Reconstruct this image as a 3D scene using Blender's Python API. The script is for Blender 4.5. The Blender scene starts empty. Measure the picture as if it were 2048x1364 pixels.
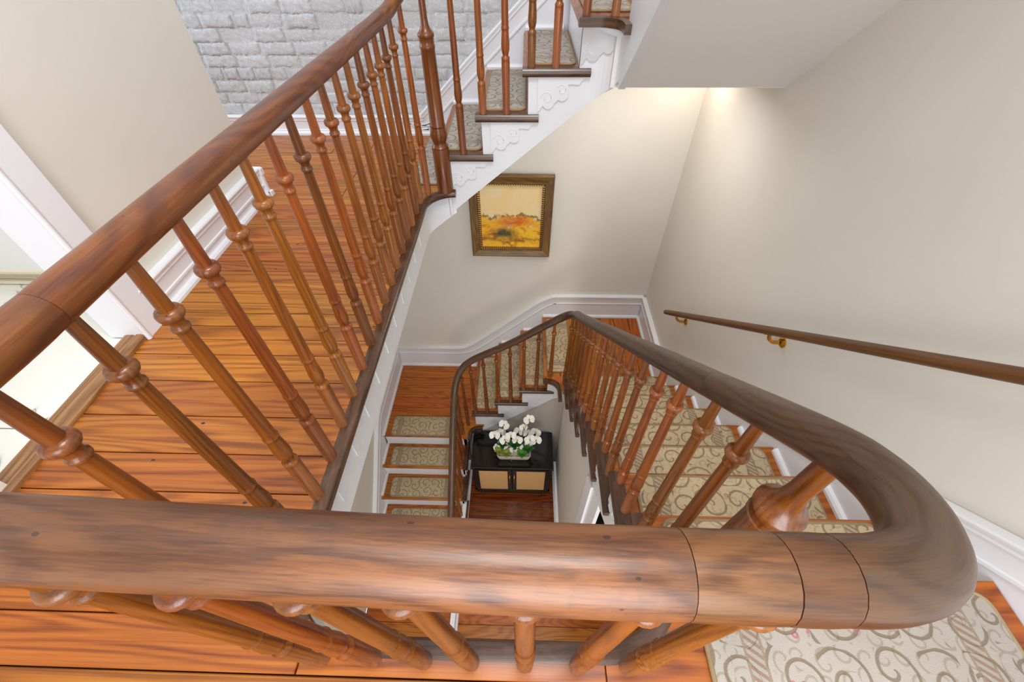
import bpy, math, random
from mathutils import Vector, Matrix
random.seed(7)
PI = math.pi
S = bpy.context.scene
C = S.collection

# ------------------------------------------------------------------ camera
cam = bpy.data.cameras.new('camera'); cam.lens = 14.855; cam.sensor_width = 36; cam.clip_start = 0.02
co = bpy.data.objects.new('camera', cam); C.objects.link(co)
R_ = Vector((0.99962115, 0.02647721, -0.00751719)); U_ = Vector((-0.01417974, 0.72949301, 0.68384127)); F_ = Vector((-0.02358995, 0.68347561, -0.72959208))
co.matrix_world = Matrix(((R_.x, U_.x, -F_.x, 0), (R_.y, U_.y, -F_.y, 0), (R_.z, U_.z, -F_.z, 0), (0, 0, 0, 1)))
S.camera = co
# ------------------------------------------------------------------ world and lights
W = bpy.data.worlds.new('world'); S.world = W; W.use_nodes = True
bg = W.node_tree.nodes['Background']; bg.inputs[0].default_value = (0.88, 0.945, 1.0, 1); bg.inputs[1].default_value = 1.22
def area(name, loc, target, size, power, col, sy=None):
    l = bpy.data.lights.new(name, 'AREA'); l.energy = power; l.color = col; l.size = size
    if sy: l.shape = 'RECTANGLE'; l.size_y = sy
    else: l.shape = 'DISK'
    o = bpy.data.objects.new(name, l); C.objects.link(o); o.location = loc
    o.rotation_euler = (Vector(target) - Vector(loc)).to_track_quat('-Z', 'Y').to_euler()
    return o
area('hall_window', (-3.2, 2.75, 0.2), (0, 2.6, -0.9), 1.2, 22, (0.86, 0.93, 1.0), 1.6)
area('near_fill', (0.1, -1.45, -0.1), (0.5, 2.4, -1.6), 1.2, 42, (0.93, 0.96, 1.0), 1.4)  # soft fill added behind the camera to lift the soffit and the well
area('stair_downlight', (1.05, 3.0, -0.665), (1.03, 3.0, -3), 0.09, 2.2, (1.0, 0.88, 0.72))
area('well_downlight', (0.66, 2.55, -0.665), (0.45, 2.5, -3), 0.4, 7, (1.0, 0.96, 0.91))
area('lower_hall_light', (-0.1, -0.5, -1.75), (-0.1, 0.9, -4.6), 0.7, 24, (1.0, 0.94, 0.85))
area('bathroom_fill', (-2.4, 0.5, 0.5), (-2.3, 0.6, -1.2), 0.6, 4, (1.0, 0.95, 0.88))  # fill added so the bathroom tiles do not go dark
area('overhead_fill', (0.1, 0.1, 2.3), (0.1, 0.9, -1.2), 1.1, 70, (1.0, 0.97, 0.93))  # broad overhead light added to brighten the upper walls
S.view_settings.view_transform = 'Standard'; S.view_settings.look = 'None'
S.view_settings.exposure = 0.0; S.view_settings.gamma = 1.0; S.view_settings.use_curve_mapping = False

# ------------------------------------------------------------------ materials
def lin(h):
    h = h.lstrip('#'); r = []
    for i in (0, 2, 4):
        c = int(h[i:i+2], 16) / 255
        r.append(c / 12.92 if c <= 0.04045 else ((c + 0.055) / 1.055) ** 2.4)
    return (*r, 1)
class NT:
    def __init__(s, name):
        s.m = bpy.data.materials.new(name); s.m.use_nodes = True; s.t = s.m.node_tree; s.b = s.t.nodes['Principled BSDF']
    def n(s, typ, **kw):
        d = s.t.nodes.new(typ)
        for k, v in kw.items():
            if k in d.inputs: 
                if hasattr(v, 'is_output') or isinstance(v, bpy.types.NodeSocket): s.t.links.new(v, d.inputs[k])
                else: d.inputs[k].default_value = v
            else: setattr(d, k, v)
        return d
    def l(s, a, b): s.t.links.new(a, b)
    def math(s, op, a, b=None, c=None):
        d = s.t.nodes.new('ShaderNodeMath'); d.operation = op
        for i, x in enumerate((a, b, c)):
            if x is None: continue
            if isinstance(x, (int, float)): d.inputs[i].default_value = x
            else: s.l(x, d.inputs[i])
        return d.outputs[0]
    def vmul(s, v, f):
        d = s.t.nodes.new('ShaderNodeVectorMath'); d.operation = 'MULTIPLY'; s.l(v, d.inputs[0]); d.inputs[1].default_value = f
        return d.outputs[0]
    def vadd(s, v, w):
        d = s.t.nodes.new('ShaderNodeVectorMath'); d.operation = 'ADD'; s.l(v, d.inputs[0]); s.l(w, d.inputs[1]); return d.outputs[0]
    def noise(s, v, scale=1, detail=4, rough=0.55, dist=0.0):
        d = s.t.nodes.new('ShaderNodeTexNoise'); s.l(v, d.inputs['Vector']); d.inputs['Scale'].default_value = scale
        d.inputs['Detail'].default_value = detail; d.inputs['Roughness'].default_value = rough; d.inputs['Distortion'].default_value = dist
        return d.outputs['Fac']
    def ramp(s, f, stops):
        d = s.t.nodes.new('ShaderNodeValToRGB'); s.l(f, d.inputs[0]); e = d.color_ramp.elements
        e[0].position, e[0].color = stops[0]; e[1].position, e[1].color = stops[-1]
        for p, c in stops[1:-1]:
            k = e.new(p); k.color = c
        return d.outputs[0]
    def mix(s, f, a, b, mode='MIX'):
        d = s.t.nodes.new('ShaderNodeMix'); d.data_type = 'RGBA'; d.blend_type = mode
        for x, i in ((f, 0), (a, 6), (b, 7)):
            if isinstance(x, (int, float)): d.inputs[i].default_value = x
            elif isinstance(x, tuple): d.inputs[i].default_value = x
            else: s.l(x, d.inputs[i])
        return d.outputs[2]
    def bump(s, h, strength, dist=0.002):
        d = s.t.nodes.new('ShaderNodeBump'); s.l(h, d.inputs['Height']); d.inputs['Strength'].default_value = strength; d.inputs['Distance'].default_value = dist
        s.l(d.outputs[0], s.b.inputs['Normal'])
BW = ((0, (0, 0, 0, 1)), (1, (1, 1, 1, 1)))
def grainvec(t):
    a = t.n('ShaderNodeAttribute'); a.attribute_name = 'grain'
    oi = t.n('ShaderNodeObjectInfo'); cx = t.t.nodes.new('ShaderNodeCombineXYZ')
    t.l(t.math('MULTIPLY', oi.outputs['Random'], 31.7), cx.inputs[0]); t.l(t.math('MULTIPLY', oi.outputs['Random'], 7.3), cx.inputs[1]); t.l(t.math('MULTIPLY', oi.outputs['Random'], 13.1), cx.inputs[2])
    return t.vadd(a.outputs['Vector'], cx.outputs[0]), oi.outputs['Random']
def wood(name, dark, mid, light, rough=0.35, ring=9.0, wear=None, wear_amt=0.0, vary=0.28, specks=0.0, stretch=1.0, coat=0.0, bump=0.25, fleck=0.25, freq=95.0, ringamt=0.2, blot=0.45, other=None, edge=0.0, spsc=24):
    t = NT(name); g, rnd = grainvec(t)
    a = t.noise(t.vmul(g, (1.6 * stretch, 75, 75)), 1, 5, 0.68, 0.3)
    b = t.noise(t.vmul(g, (0.9 * stretch, ring, ring)), 1, 1.5, 0.4, 0.2)
    b = t.math('SINE', t.math('MULTIPLY', b, freq)); b = t.math('MULTIPLY_ADD', b, 0.5, 0.5); b = t.math('POWER', b, 1.6)
    c = t.noise(t.vmul(g, (11 * stretch, 420, 420)), 1, 2, 0.6)
    f = t.math('ADD', t.math('MULTIPLY', a, 0.75), t.math('ADD', t.math('MULTIPLY', b, -ringamt), t.math('MULTIPLY', c, fleck)))
    f = t.math('ADD', f, 0.03)
    col = t.ramp(f, ((0.16, lin(dark)), (0.45, lin(mid)), (0.72, lin(light))))
    if other:
        d2, m2, l2 = other; col2 = t.ramp(f, ((0.16, lin(d2)), (0.45, lin(m2)), (0.72, lin(l2))))
        tc = t.n('ShaderNodeTexCoord'); sp_ = t.n('ShaderNodeSeparateXYZ'); t.l(tc.outputs['Object'], sp_.inputs[0])
        mr = t.n('ShaderNodeMapRange'); mr.interpolation_type = 'SMOOTHSTEP'; mr.inputs['From Min'].default_value = 0.12; mr.inputs['From Max'].default_value = 0.31
        t.l(t.math('ADD', sp_.outputs[0], t.math('MULTIPLY', t.math('SUBTRACT', a, 0.5), 0.12)), mr.inputs['Value']); col = t.mix(mr.outputs[0], col, col2)
    big = t.noise(t.vmul(g, (2.0, 7, 7)), 1, 3, 0.6)
    col = t.mix(t.ramp(big, ((0.42, (0, 0, 0, 1)), (0.75, (blot, blot, blot, 1)))), col, lin(dark))
    if wear:
        w = t.noise(t.vmul(g, (6, 14, 14)), 1, 6, 0.7, 0.6)
        wm = t.ramp(w, ((0.5, (0, 0, 0, 1)), (0.72, (wear_amt,) * 3 + (1,))))
        col = t.mix(wm, col, lin(wear))
    if specks:
        v = t.n('ShaderNodeTexVoronoi'); t.l(t.vmul(g, (spsc * .6, spsc, spsc)), v.inputs['Vector']); v.inputs['Scale'].default_value = 1
        sp = t.math('MULTIPLY', t.math('LESS_THAN', v.outputs['Distance'], 0.10), specks)
        wn = t.n('ShaderNodeTexWhiteNoise'); t.l(v.outputs['Position'], wn.inputs['Vector'])
        sp = t.math('MULTIPLY', sp, t.math('LESS_THAN', wn.outputs['Value'], 0.22))
        col = t.mix(sp, col, lin('2a1c14'))
    if edge:
        ge = t.n('ShaderNodeNewGeometry'); col = t.mix(t.ramp(ge.outputs['Pointiness'], ((0.53, (0, 0, 0, 1)), (0.62, (edge, edge, edge, 1)))), col, lin('94705a'))
    hs = t.n('ShaderNodeHueSaturation', Color=col)
    wr = t.n('ShaderNodeTexWhiteNoise'); wr.noise_dimensions = '1D'; t.l(t.math('MULTIPLY', rnd, 91.7), wr.inputs['W'])
    t.l(t.math('MULTIPLY_ADD', wr.outputs['Value'], vary, 1 - vary / 2), hs.inputs['Value'])
    t.l(t.math('MULTIPLY_ADD', rnd, 0.016, 0.494), hs.inputs['Hue'])
    t.l(hs.outputs[0], t.b.inputs['Base Color'])
    t.l(t.math('MULTIPLY_ADD', a, 0.3, rough - 0.15), t.b.inputs['Roughness'])
    if coat: t.b.inputs['Coat Weight'].default_value = coat; t.b.inputs['Coat Roughness'].default_value = 0.18
    t.bump(t.math('ADD', t.math('MULTIPLY', a, 0.6), t.math('MULTIPLY', c, 0.4)), bump, 0.0015)
    return t.m
def paint(name, col, rough=0.5, bscale=60, bstr=0.08, mottle=0.03, col2=None, stain=None):
    t = NT(name); tc = t.n('ShaderNodeTexCoord').outputs['Object']
    n = t.noise(tc, 2.2, 5, 0.6); base = t.mix(t.ramp(n, ((0.35, (0, 0, 0, 1)), (0.65, (1, 1, 1, 1)))), lin(col), lin(col2 or col))
    if stain:
        s = t.noise(tc, 3.5, 6, 0.7, 0.5); base = t.mix(t.ramp(s, ((0.6, (0, 0, 0, 1)), (0.85, (0.5, 0.5, 0.5, 1)))), base, lin(stain))
    t.l(base, t.b.inputs['Base Color']); t.b.inputs['Roughness'].default_value = rough
    t.bump(t.noise(tc, bscale, 4, 0.6), bstr, 0.003)
    return t.m
def plain(name, col, rough=0.5, metal=0.0, sub=0.0):
    t = NT(name); tc = t.n('ShaderNodeTexCoord').outputs['Object']
    n = t.noise(tc, 30, 3); t.l(t.mix(t.math('MULTIPLY', n, 0.25), lin(col), (0, 0, 0, 1)), t.b.inputs['Base Color'])
    t.b.inputs['Roughness'].default_value = rough; t.b.inputs['Metallic'].default_value = metal
    return t.m
M = {}
RC = ('24150d', '402819', '543a28')
M['floor'] = wood('heart_pine', '68300a', 'a65c12', 'bf782a', 0.36, 8, vary=0.24, specks=1.0, coat=0.12, freq=85, ringamt=0.22, blot=0.2, stretch=0.7)
M['floor_low'] = wood('lower_pine', '74350a', 'b05c0e', 'c4721e', 0.32, 6, vary=0.16, coat=0.15, ringamt=0.22, blot=0.2)
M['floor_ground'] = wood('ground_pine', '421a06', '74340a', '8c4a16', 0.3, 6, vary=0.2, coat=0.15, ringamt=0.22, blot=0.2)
M['tread'] = wood('tread_pine', '6c3006', 'a4560c', 'ba6c18', 0.34, 6, vary=0.12, coat=0.15, ringamt=0.25, blot=0.2)
M['tread_up'] = wood('upper_tread_pine', '5c2e1a', '90532f', 'a86c44', 0.36, 6, vary=0.12, coat=0.12)
M['baluster'] = wood('turned_oak', '341504', '703608', '8e4c12', 0.30, 14, wear='6a3c1c', wear_amt=0.2, vary=0.5, coat=0.08, stretch=0.8, fleck=0.55, edge=0.4)
M['newel'] = wood('newel_oak', '321405', '662f08', '804212', 0.3, 14, vary=0.1, coat=0.25, stretch=0.8, fleck=0.45)
M['rail_front'] = wood('worn_rail', '2c170b', '5c371c', '85562f', 0.38, 8, wear='40302a', wear_amt=0.85, vary=0.03, coat=0.06, fleck=0.6, stretch=2.6, blot=0.7, specks=0.75, spsc=52, other=RC)
M['rail_left'] = wood('warm_rail', '3e1f0a', '6e3c14', '8a551f', 0.34, 7, wear='523220', wear_amt=0.75, vary=0.03, coat=0.15, specks=0.6, spsc=40, stretch=1.6)
M['rail_right'] = wood('grey_brown_rail', RC[0], RC[1], RC[2], 0.4, 7, wear='64503f', wear_amt=0.5, vary=0.03, coat=0.08, stretch=1.6, specks=0.5, spsc=45)
M['rail_low'] = wood('dark_rail', '33200f', '52351d', '66462c', 0.38, 7, wear='58473a', wear_amt=0.6, vary=0.08, coat=0.1, stretch=1.6)
M['wall_rail'] = wood('stained_oak_rail', '2e1806', '553212', '6c461e', 0.42, 12, vary=0.05, stretch=0.7, fleck=0.5)
M['nosing'] = wood('dark_nosing', '2a180d', '4a2b17', '5e3c24', 0.32, 9, wear='6c5648', wear_amt=0.5, vary=0.2, coat=0.2)
M['threshold'] = wood('threshold_oak', '5e3618', '8c5c36', 'a87c52', 0.4, 9, vary=0.05)
M['wall'] = paint('greige_paint', 'dad5cb', 0.6, 45, 0.06, col2='ddd8cf')
M['tile_wall'] = paint('white_tile', 'e6e6e2', 0.25)
M['wall_white'] = paint('soffit_paint', 'dad8d5', 0.6, 40, 0.06, col2='dddbd8')
M['trim'] = paint('white_trim', 'e4e4e9', 0.32, 20, 0.03, col2='e8e8ec')
M['stringer'] = paint('white_stringer', 'd3d3d7', 0.4, 25, 0.06, col2='d8d8db', stain='cbc9cb')
M['panel'] = paint('shaded_panel', 'b4aaa2', 0.35, 30, 0.05, col2='b8aea6')  # wall colour greyed to carry the shade under the stairs
M['brass'] = plain('brass', 'd9a13c', 0.22, 1.0)
M['gold'] = plain('brushed_gold', 'c8a060', 0.3, 1.0)
M['black'] = plain('black_lacquer', '14110f', 0.14)
M['dark'] = plain('dark_void', '1a1613', 0.8)  # near-black for covered sub-floors and for shade painted inside the closet
M['petal'] = plain('white_petal', 'fbf9f6', 0.5)
M['yellow'] = plain('yellow_centre', 'd9b23c', 0.5)
M['leaf'] = plain('succulent_leaf', '4f9a2a', 0.45)
M['leaf2'] = plain('deep_leaf', '2f6e2a', 0.45)
M['leaf3'] = plain('yellow_green_leaf', '8fa02c', 0.45)
M['stem'] = plain('flower_stem', '6b7d33', 0.5)
def brick_mat():
    t = NT('painted_brick'); tc = t.n('ShaderNodeTexCoord').outputs['Object']; oi = t.n('ShaderNodeObjectInfo')
    n = t.noise(tc, 55, 8, 0.78, 0.8); n2 = t.noise(tc, 9, 4, 0.6)
    col = t.mix(n2, lin('d5d5d9'), lin('e2e2e4'))
    col = t.mix(t.ramp(n, ((0.30, (0.75, 0.75, 0.75, 1)), (0.38, (0, 0, 0, 1)))), col, lin('bcb6b2'))
    v = t.n('ShaderNodeHueSaturation', Color=col); t.l(t.math('MULTIPLY_ADD', oi.outputs['Random'], 0.08, 0.95), v.inputs['Value'])
    t.l(v.outputs[0], t.b.inputs['Base Color']); t.b.inputs['Roughness'].default_value = 0.55
    t.bump(n, 1.0, 0.013); return t.m
M['brick'] = brick_mat()
M['threshold_cream'] = paint('cream_tile', 'e6dcc4', 0.25); M['tile_beige'] = paint('beige_tile', 'a89c80', 0.3)
def rug_mat(name, bg1, bg2, line, line2):
    t = NT(name); tc = t.n('ShaderNodeTexCoord').outputs['Object']; oi = t.n('ShaderNodeObjectInfo')
    sx = t.n('ShaderNodeSeparateXYZ'); t.l(tc, sx.inputs[0])
    cx = t.t.nodes.new('ShaderNodeCombineXYZ'); t.l(t.math('MULTIPLY', oi.outputs['Random'], 9.0), cx.inputs[0]); t.l(t.math('MULTIPLY', oi.outputs['Random'], 5.0), cx.inputs[1])
    p = t.vmul(t.vadd(tc, cx.outputs[0]), (1, 1, 0))
    wob = t.noise(p, 16, 2); 
    def scroll(scale, turns):
        v = t.n('ShaderNodeTexVoronoi'); v.voronoi_dimensions = '2D'; t.l(p, v.inputs['Vector']); v.inputs['Scale'].default_value = scale; v.inputs['Randomness'].default_value = 0.55
        d = t.n('ShaderNodeVectorMath'); d.operation = 'SUBTRACT'; t.l(p, d.inputs[0]); t.l(v.outputs['Position'], d.inputs[1])
        q = t.n('ShaderNodeSeparateXYZ'); t.l(d.outputs[0], q.inputs[0])
        th = t.math('ARCTAN2', q.outputs[1], q.outputs[0])
        wn = t.n('ShaderNodeTexWhiteNoise'); t.l(v.outputs['Position'], wn.inputs['Vector'])
        sg = t.math('SUBTRACT', t.math('MULTIPLY', t.math('GREATER_THAN', wn.outputs['Value'], 0.5), 2.0), 1.0)
        r = t.math('MULTIPLY', v.outputs['Distance'], 1.0)
        ph = t.math('ADD', t.math('MULTIPLY', r, turns), t.math('MULTIPLY', th, sg)); ph = t.math('ADD', ph, t.math('MULTIPLY', wob, 1.6))
        s = t.math('SINE', ph)
        ln = t.ramp(s, ((0.78, (0, 0, 0, 1)), (0.95, (1, 1, 1, 1))))
        return ln, r, wn.outputs['Value'], th
    l1, r1, w1, th1 = scroll(9.5, 15.0)
    l2, r2, w2, th2 = scroll(21.0, 9.0)
    col = t.mix(t.noise(p, 7, 3), lin(bg1), lin(bg2))
    col = t.mix(t.math('MULTIPLY', l2, 0.45), col, lin(line2))
    col = t.mix(t.math('MULTIPLY', l1, 0.8), col, lin(line))
    # small red flowers
    ring = t.math('MULTIPLY', t.math('LESS_THAN', r2, 0.17), t.math('GREATER_THAN', r2, 0.06))
    ring = t.math('MULTIPLY', ring, t.math('GREATER_THAN', w2, 0.86))
    col = t.mix(t.math('MULTIPLY', ring, 0.8), col, lin('a8606a'))
    # hatched border bands
    ax = t.math('ABSOLUTE', sx.outputs[0])
    def band(c, w): return t.math('LESS_THAN', t.math('ABSOLUTE', t.math('SUBTRACT', ax, c)), w)
    hl = t.math('GREATER_THAN', t.math('SINE', t.math('MULTIPLY', t.math('ADD', t.math('MULTIPLY', sx.outputs[0], 0.7), sx.outputs[1]), 330.0)), 0.05)
    inb = band(0.252, 0.017)
    bandc = t.mix(hl, lin(bg2), lin('8f7764'))
    col = t.mix(inb, col, bandc)
    col = t.mix(t.math('MULTIPLY', t.math('ADD', band(0.232, 0.003), band(0.272, 0.003)), 0.8), col, lin('8a7a64'))
    t.l(col, t.b.inputs['Base Color']); t.b.inputs['Roughness'].default_value = 0.95
    pile = t.noise(p, 420, 2); h = t.math('ADD', t.math('MULTIPLY', pile, 0.5), t.math('MULTIPLY', l1, -0.6)); t.bump(h, 0.7, 0.004)
    return t.m
M['rug'] = rug_mat('carved_carpet', 'c6b394', 'b39f7e', '7c6648', '8c7858')
M['rug_top'] = rug_mat('pale_carpet', 'b0a79f', 'a2998f', '75644c', '7c7056')
M['binding'] = plain('carpet_binding', 'a08a68', 0.95)
def marble():
    t = NT('veined_marble'); tc = t.n('ShaderNodeTexCoord').outputs['Object']
    n = t.noise(tc, 1.1, 5, 0.55, 1.0); v = t.math('ABSOLUTE', t.math('SUBTRACT', n, 0.5))
    col = t.ramp(v, ((0.0, lin('8b8880')), (0.004, lin('cfcbc2')), (0.012, lin('e4e1da')), (1.0, lin('ece9e2'))))
    t.l(col, t.b.inputs['Base Color']); t.b.inputs['Roughness'].default_value = 0.22; return t.m
M['marble'] = marble()
def canvas():
    t = NT('abstract_canvas'); tc = t.n('ShaderNodeTexCoord').outputs['Object']; s = t.n('ShaderNodeSeparateXYZ'); t.l(tc, s.inputs[0])
    x, z = s.outputs[0], s.outputs[2]
    n = t.noise(tc, 6, 6, 0.65, 0.6); n2 = t.noise(tc, 16, 5, 0.7, 0.8)
    n3 = t.noise(t.vmul(tc, (1.0, 1.0, 1.6)), 7, 5, 0.62, 1.0)
    zz = t.math('ADD', z, t.math('MULTIPLY', t.math('SUBTRACT', n, 0.5), 0.22))
    sky = t.mix(n, lin('f4c460'), lin('f2e6c6'))
    land = t.ramp(n3, ((0.28, lin('9a5418')), (0.40, lin('e09a1c')), (0.50, lin('f8c428')), (0.58, lin('f0ac2c')), (0.68, lin('f0e0a8'))))
    red = t.ramp(t.math('ABSOLUTE', t.math('ADD', zz, 0.035)), ((0.0, (0.9, 0.9, 0.9, 1)), (0.06, (0, 0, 0, 1))))
    red = t.math('MULTIPLY', red, t.ramp(t.math('ABSOLUTE', t.math('SUBTRACT', x, 0.03)), ((0.05, (1, 1, 1, 1)), (0.2, (0.1, 0.1, 0.1, 1)))))
    land = t.mix(red, land, lin('d0501c'))
    dist = t.n('ShaderNodeVectorMath'); dist.operation = 'DISTANCE'; t.l(t.vmul(tc, (1.0, 0, 1.9)), dist.inputs[0]); dist.inputs[1].default_value = (-0.06, 0, -0.29)
    dd = t.math('ADD', dist.outputs['Value'], t.math('MULTIPLY', t.math('SUBTRACT', n2, 0.5), 0.18))
    land = t.mix(t.ramp(dd, ((0.03, (0.95, 0.95, 0.95, 1)), (0.13, (0, 0, 0, 1)))), land, lin('38422e'))
    land = t.mix(t.math('MULTIPLY', t.ramp(t.math('ABSOLUTE', t.math('ADD', zz, 0.225)), ((0.0, (0.8,) * 3 + (1,)), (0.03, (0, 0, 0, 1)))), 0.8), land, lin('5c2c18'))
    hor = t.ramp(t.math('MULTIPLY_ADD', zz, 1.0, 0.5), ((0.50, (0, 0, 0, 1)), (0.53, (1, 1, 1, 1))))
    col = t.mix(hor, land, sky)
    hl = t.ramp(t.math('ABSOLUTE', t.math('SUBTRACT', zz, 0.012)), ((0.0, (0.9,) * 3 + (1,)), (0.018, (0, 0, 0, 1))))
    hl = t.math('MULTIPLY', hl, t.math('GREATER_THAN', n2, 0.46)); col = t.mix(hl, col, lin('2f4a44'))
    t.l(col, t.b.inputs['Base Color']); t.b.inputs['Roughness'].default_value = 0.55; t.bump(n2, 0.3, 0.003); return t.m
M['canvas'] = canvas()
M['frame'] = wood('gilt_frame', '4a2f14', '7d5a2c', '9a7840', 0.4, 12, wear='3c2a1a', wear_amt=0.7, vary=0.05)
def cane():
    t = NT('woven_cane'); tc = t.n('ShaderNodeTexCoord').outputs['Object']; s = t.n('ShaderNodeSeparateXYZ'); t.l(tc, s.inputs[0])
    a = t.math('SINE', t.math('MULTIPLY', s.outputs[0], 900.0)); b = t.math('SINE', t.math('MULTIPLY', s.outputs[2], 900.0)); w = t.math('MULTIPLY_ADD', t.math('MULTIPLY', a, b), 0.5, 0.5)
    t.l(t.mix(w, lin('c89860'), lin('dcb078')), t.b.inputs['Base Color']); t.b.inputs['Roughness'].default_value = 0.6; t.bump(w, 0.4, 0.001); return t.m
M['cane'] = cane()
def stone():
    t = NT('mosaic_planter'); tc = t.n('ShaderNodeTexCoord').outputs['Object']; v = t.n('ShaderNodeTexVoronoi'); t.l(tc, v.inputs['Vector']); v.inputs['Scale'].default_value = 75
    t.l(t.mix(v.outputs['Distance'], lin('e8dccb'), lin('a89884')), t.b.inputs['Base Color']); t.b.inputs['Roughness'].default_value = 0.5; t.bump(v.outputs['Distance'], 0.5, 0.003); return t.m
M['stone'] = stone()

# ------------------------------------------------------------------ mesh helpers
class MB:
    def __init__(s): s.v = []; s.f = []; s.g = []
    def add(s, vs, fs, gs=None):
        o = len(s.v); s.v += [tuple(v) for v in vs]; s.f += [tuple(i + o for i in f) for f in fs]
        s.g += list(gs) if gs else [None] * len(vs)
        return s
    def box(s, x0, x1, y0, y1, z0, z1, c=0.0):
        if c <= 0:
            vs = [(x, y, z) for z in (z0, z1) for y in (y0, y1) for x in (x0, x1)]
            return s.add(vs, [(0, 2, 3, 1), (4, 5, 7, 6), (0, 1, 5, 4), (2, 6, 7, 3), (0, 4, 6, 2), (1, 3, 7, 5)])
        # top edges chamfered
        vs = [(x0, y0, z0), (x1, y0, z0), (x1, y1, z0), (x0, y1, z0), (x0, y0, z1 - c), (x1, y0, z1 - c), (x1, y1, z1 - c), (x0, y1, z1 - c),
              (x0 + c, y0 + c, z1), (x1 - c, y0 + c, z1), (x1 - c, y1 - c, z1), (x0 + c, y1 - c, z1)]
        fs = [(3, 2, 1, 0), (8, 9, 10, 11)]
        for i in range(4):
            j = (i + 1) % 4; fs += [(i, j, j + 4, i + 4), (i + 4, j + 4, j + 8, i + 8)]
        return s.add(vs, fs)
    def prism(s, poly, a, b, fn):
        n = len(poly); vs = [fn(u, w, a) for u, w in poly] + [fn(u, w, b) for u, w in poly]
        fs = [tuple(range(n))[::-1], tuple(range(n, 2 * n))] + [(i, (i + 1) % n, (i + 1) % n + n, i + n) for i in range(n)]
        return s.add(vs, fs)
    def lathe(s, prof, n=20, x=0, y=0, cap=True, off=0.0):
        vs = []; gs = []
        for z, r in prof:
            for i in range(n):
                a = 2 * PI * i / n; vs.append((x + r * math.cos(a), y + r * math.sin(a), z)); gs.append((z, x + r * math.cos(a), y + r * math.sin(a)))
        fs = [(k * n + i, k * n + (i + 1) % n, (k + 1) * n + (i + 1) % n, (k + 1) * n + i) for k in range(len(prof) - 1) for i in range(n)]
        if cap: fs += [tuple(range(n))[::-1], tuple(range((len(prof) - 1) * n, len(prof) * n))]
        return s.add(vs, fs, gs)
    def tube(s, pts, r, n=16, closed=False, end=0.0, up=(0, 0, 1), sec=None):
        pts = [Vector(p) for p in pts]; m = len(pts); vs = []; gs = []; u = 0; up = Vector(up)
        for k, p in enumerate(pts):
            if closed: d = pts[(k + 1) % m] - pts[k - 1]
            else: d = pts[min(k + 1, m - 1)] - pts[max(k - 1, 0)]
            d.normalize(); sd = d.cross(up)
            if sd.length < 1e-4: sd = d.cross(Vector((1, 0, 0)))
            sd.normalize(); w = sd.cross(d)
            if k: u += (p - pts[k - 1]).length
            rr = r(k / (m - 1)) if callable(r) else r
            if not closed and end and k in (0, m - 1): rr -= end
            for i in range(n):
                a = 2 * PI * i / n - PI / 2
                ca, sa = (math.cos(a), math.sin(a))
                if sec: ca, sa = sec(ca, sa)
                q = p + sd * (rr * ca) + w * (rr * sa); vs.append(q); gs.append((u, rr * ca, rr * sa))
        K = m if closed else m - 1
        fs = [(k * n + i, k * n + (i + 1) % n, ((k + 1) % m) * n + (i + 1) % n, ((k + 1) % m) * n + i) for k in range(K) for i in range(n)]
        if not closed: fs += [tuple(range(n))[::-1], tuple(range((m - 1) * n, m * n))]
        return s.add(vs, fs, gs)
    def sweep(s, pts, prof, nrm, closed_prof=False):
        # pts 3D path, nrm(k)-> (out, up) vectors, prof [(o,u)]
        n = len(prof); vs = []; gs = []; L = 0
        for k, p in enumerate(pts):
            o, u = nrm(k); p = Vector(p)
            if k: L += (p - Vector(pts[k - 1])).length
            for a, b in prof: vs.append(p + o * a + u * b); gs.append((L, a, b))
        e = n if closed_prof else n - 1
        fs = [(k * n + i, k * n + (i + 1) % n, (k + 1) * n + (i + 1) % n, (k + 1) * n + i) for k in range(len(pts) - 1) for i in range(e)]
        if closed_prof: fs += [tuple(range(n))[::-1], tuple(range((len(pts) - 1) * n, len(pts) * n))]
        return s.add(vs, fs, gs)
    def mesh(s, name, mat, axis='x', smooth=None):
        me = bpy.data.meshes.new(name); me.from_pydata(s.v, [], s.f)
        perm = {'x': (0, 1, 2), 'y': (1, 0, 2), 'z': (2, 0, 1)}[axis]
        at = me.attributes.new('grain', 'FLOAT_VECTOR', 'POINT'); fl = []
        for v, g in zip(s.v, s.g):
            fl += list(g) if g else [v[perm[0]], v[perm[1]], v[perm[2]]]
        at.data.foreach_set('vector', fl)
        import bmesh
        bm = bmesh.new(); bm.from_mesh(me); bmesh.ops.recalc_face_normals(bm, faces=bm.faces); bm.to_mesh(me); bm.free()
        if smooth is not None:
            me.polygons.foreach_set('use_smooth', [True] * len(me.polygons)); me.set_sharp_from_angle(angle=math.radians(smooth))
        if mat: me.materials.append(M[mat])
        return me
    def build(s, name, mat, parent=None, axis='x', smooth=None, loc=None):
        return link(name, s.mesh(name, mat, axis, smooth), parent, loc)
def link(name, me, parent=None, loc=None, rot=None, scale=None):
    o = bpy.data.objects.new(name, me); C.objects.link(o)
    if parent: o.parent = parent
    if loc is not None: o.location = loc
    if rot is not None: o.rotation_euler = rot
    if scale is not None: o.scale = scale
    return o
def tag(o, label, cat, group=None):
    o['label'] = label; o['category'] = cat
    if group: o['group'] = group
    return o
def thing(name, label, cat, loc=(0, 0, 0), group=None): return tag(link(name, None, None, loc), label, cat, group)
def struct(o): o['kind'] = 'structure'; return o
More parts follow.
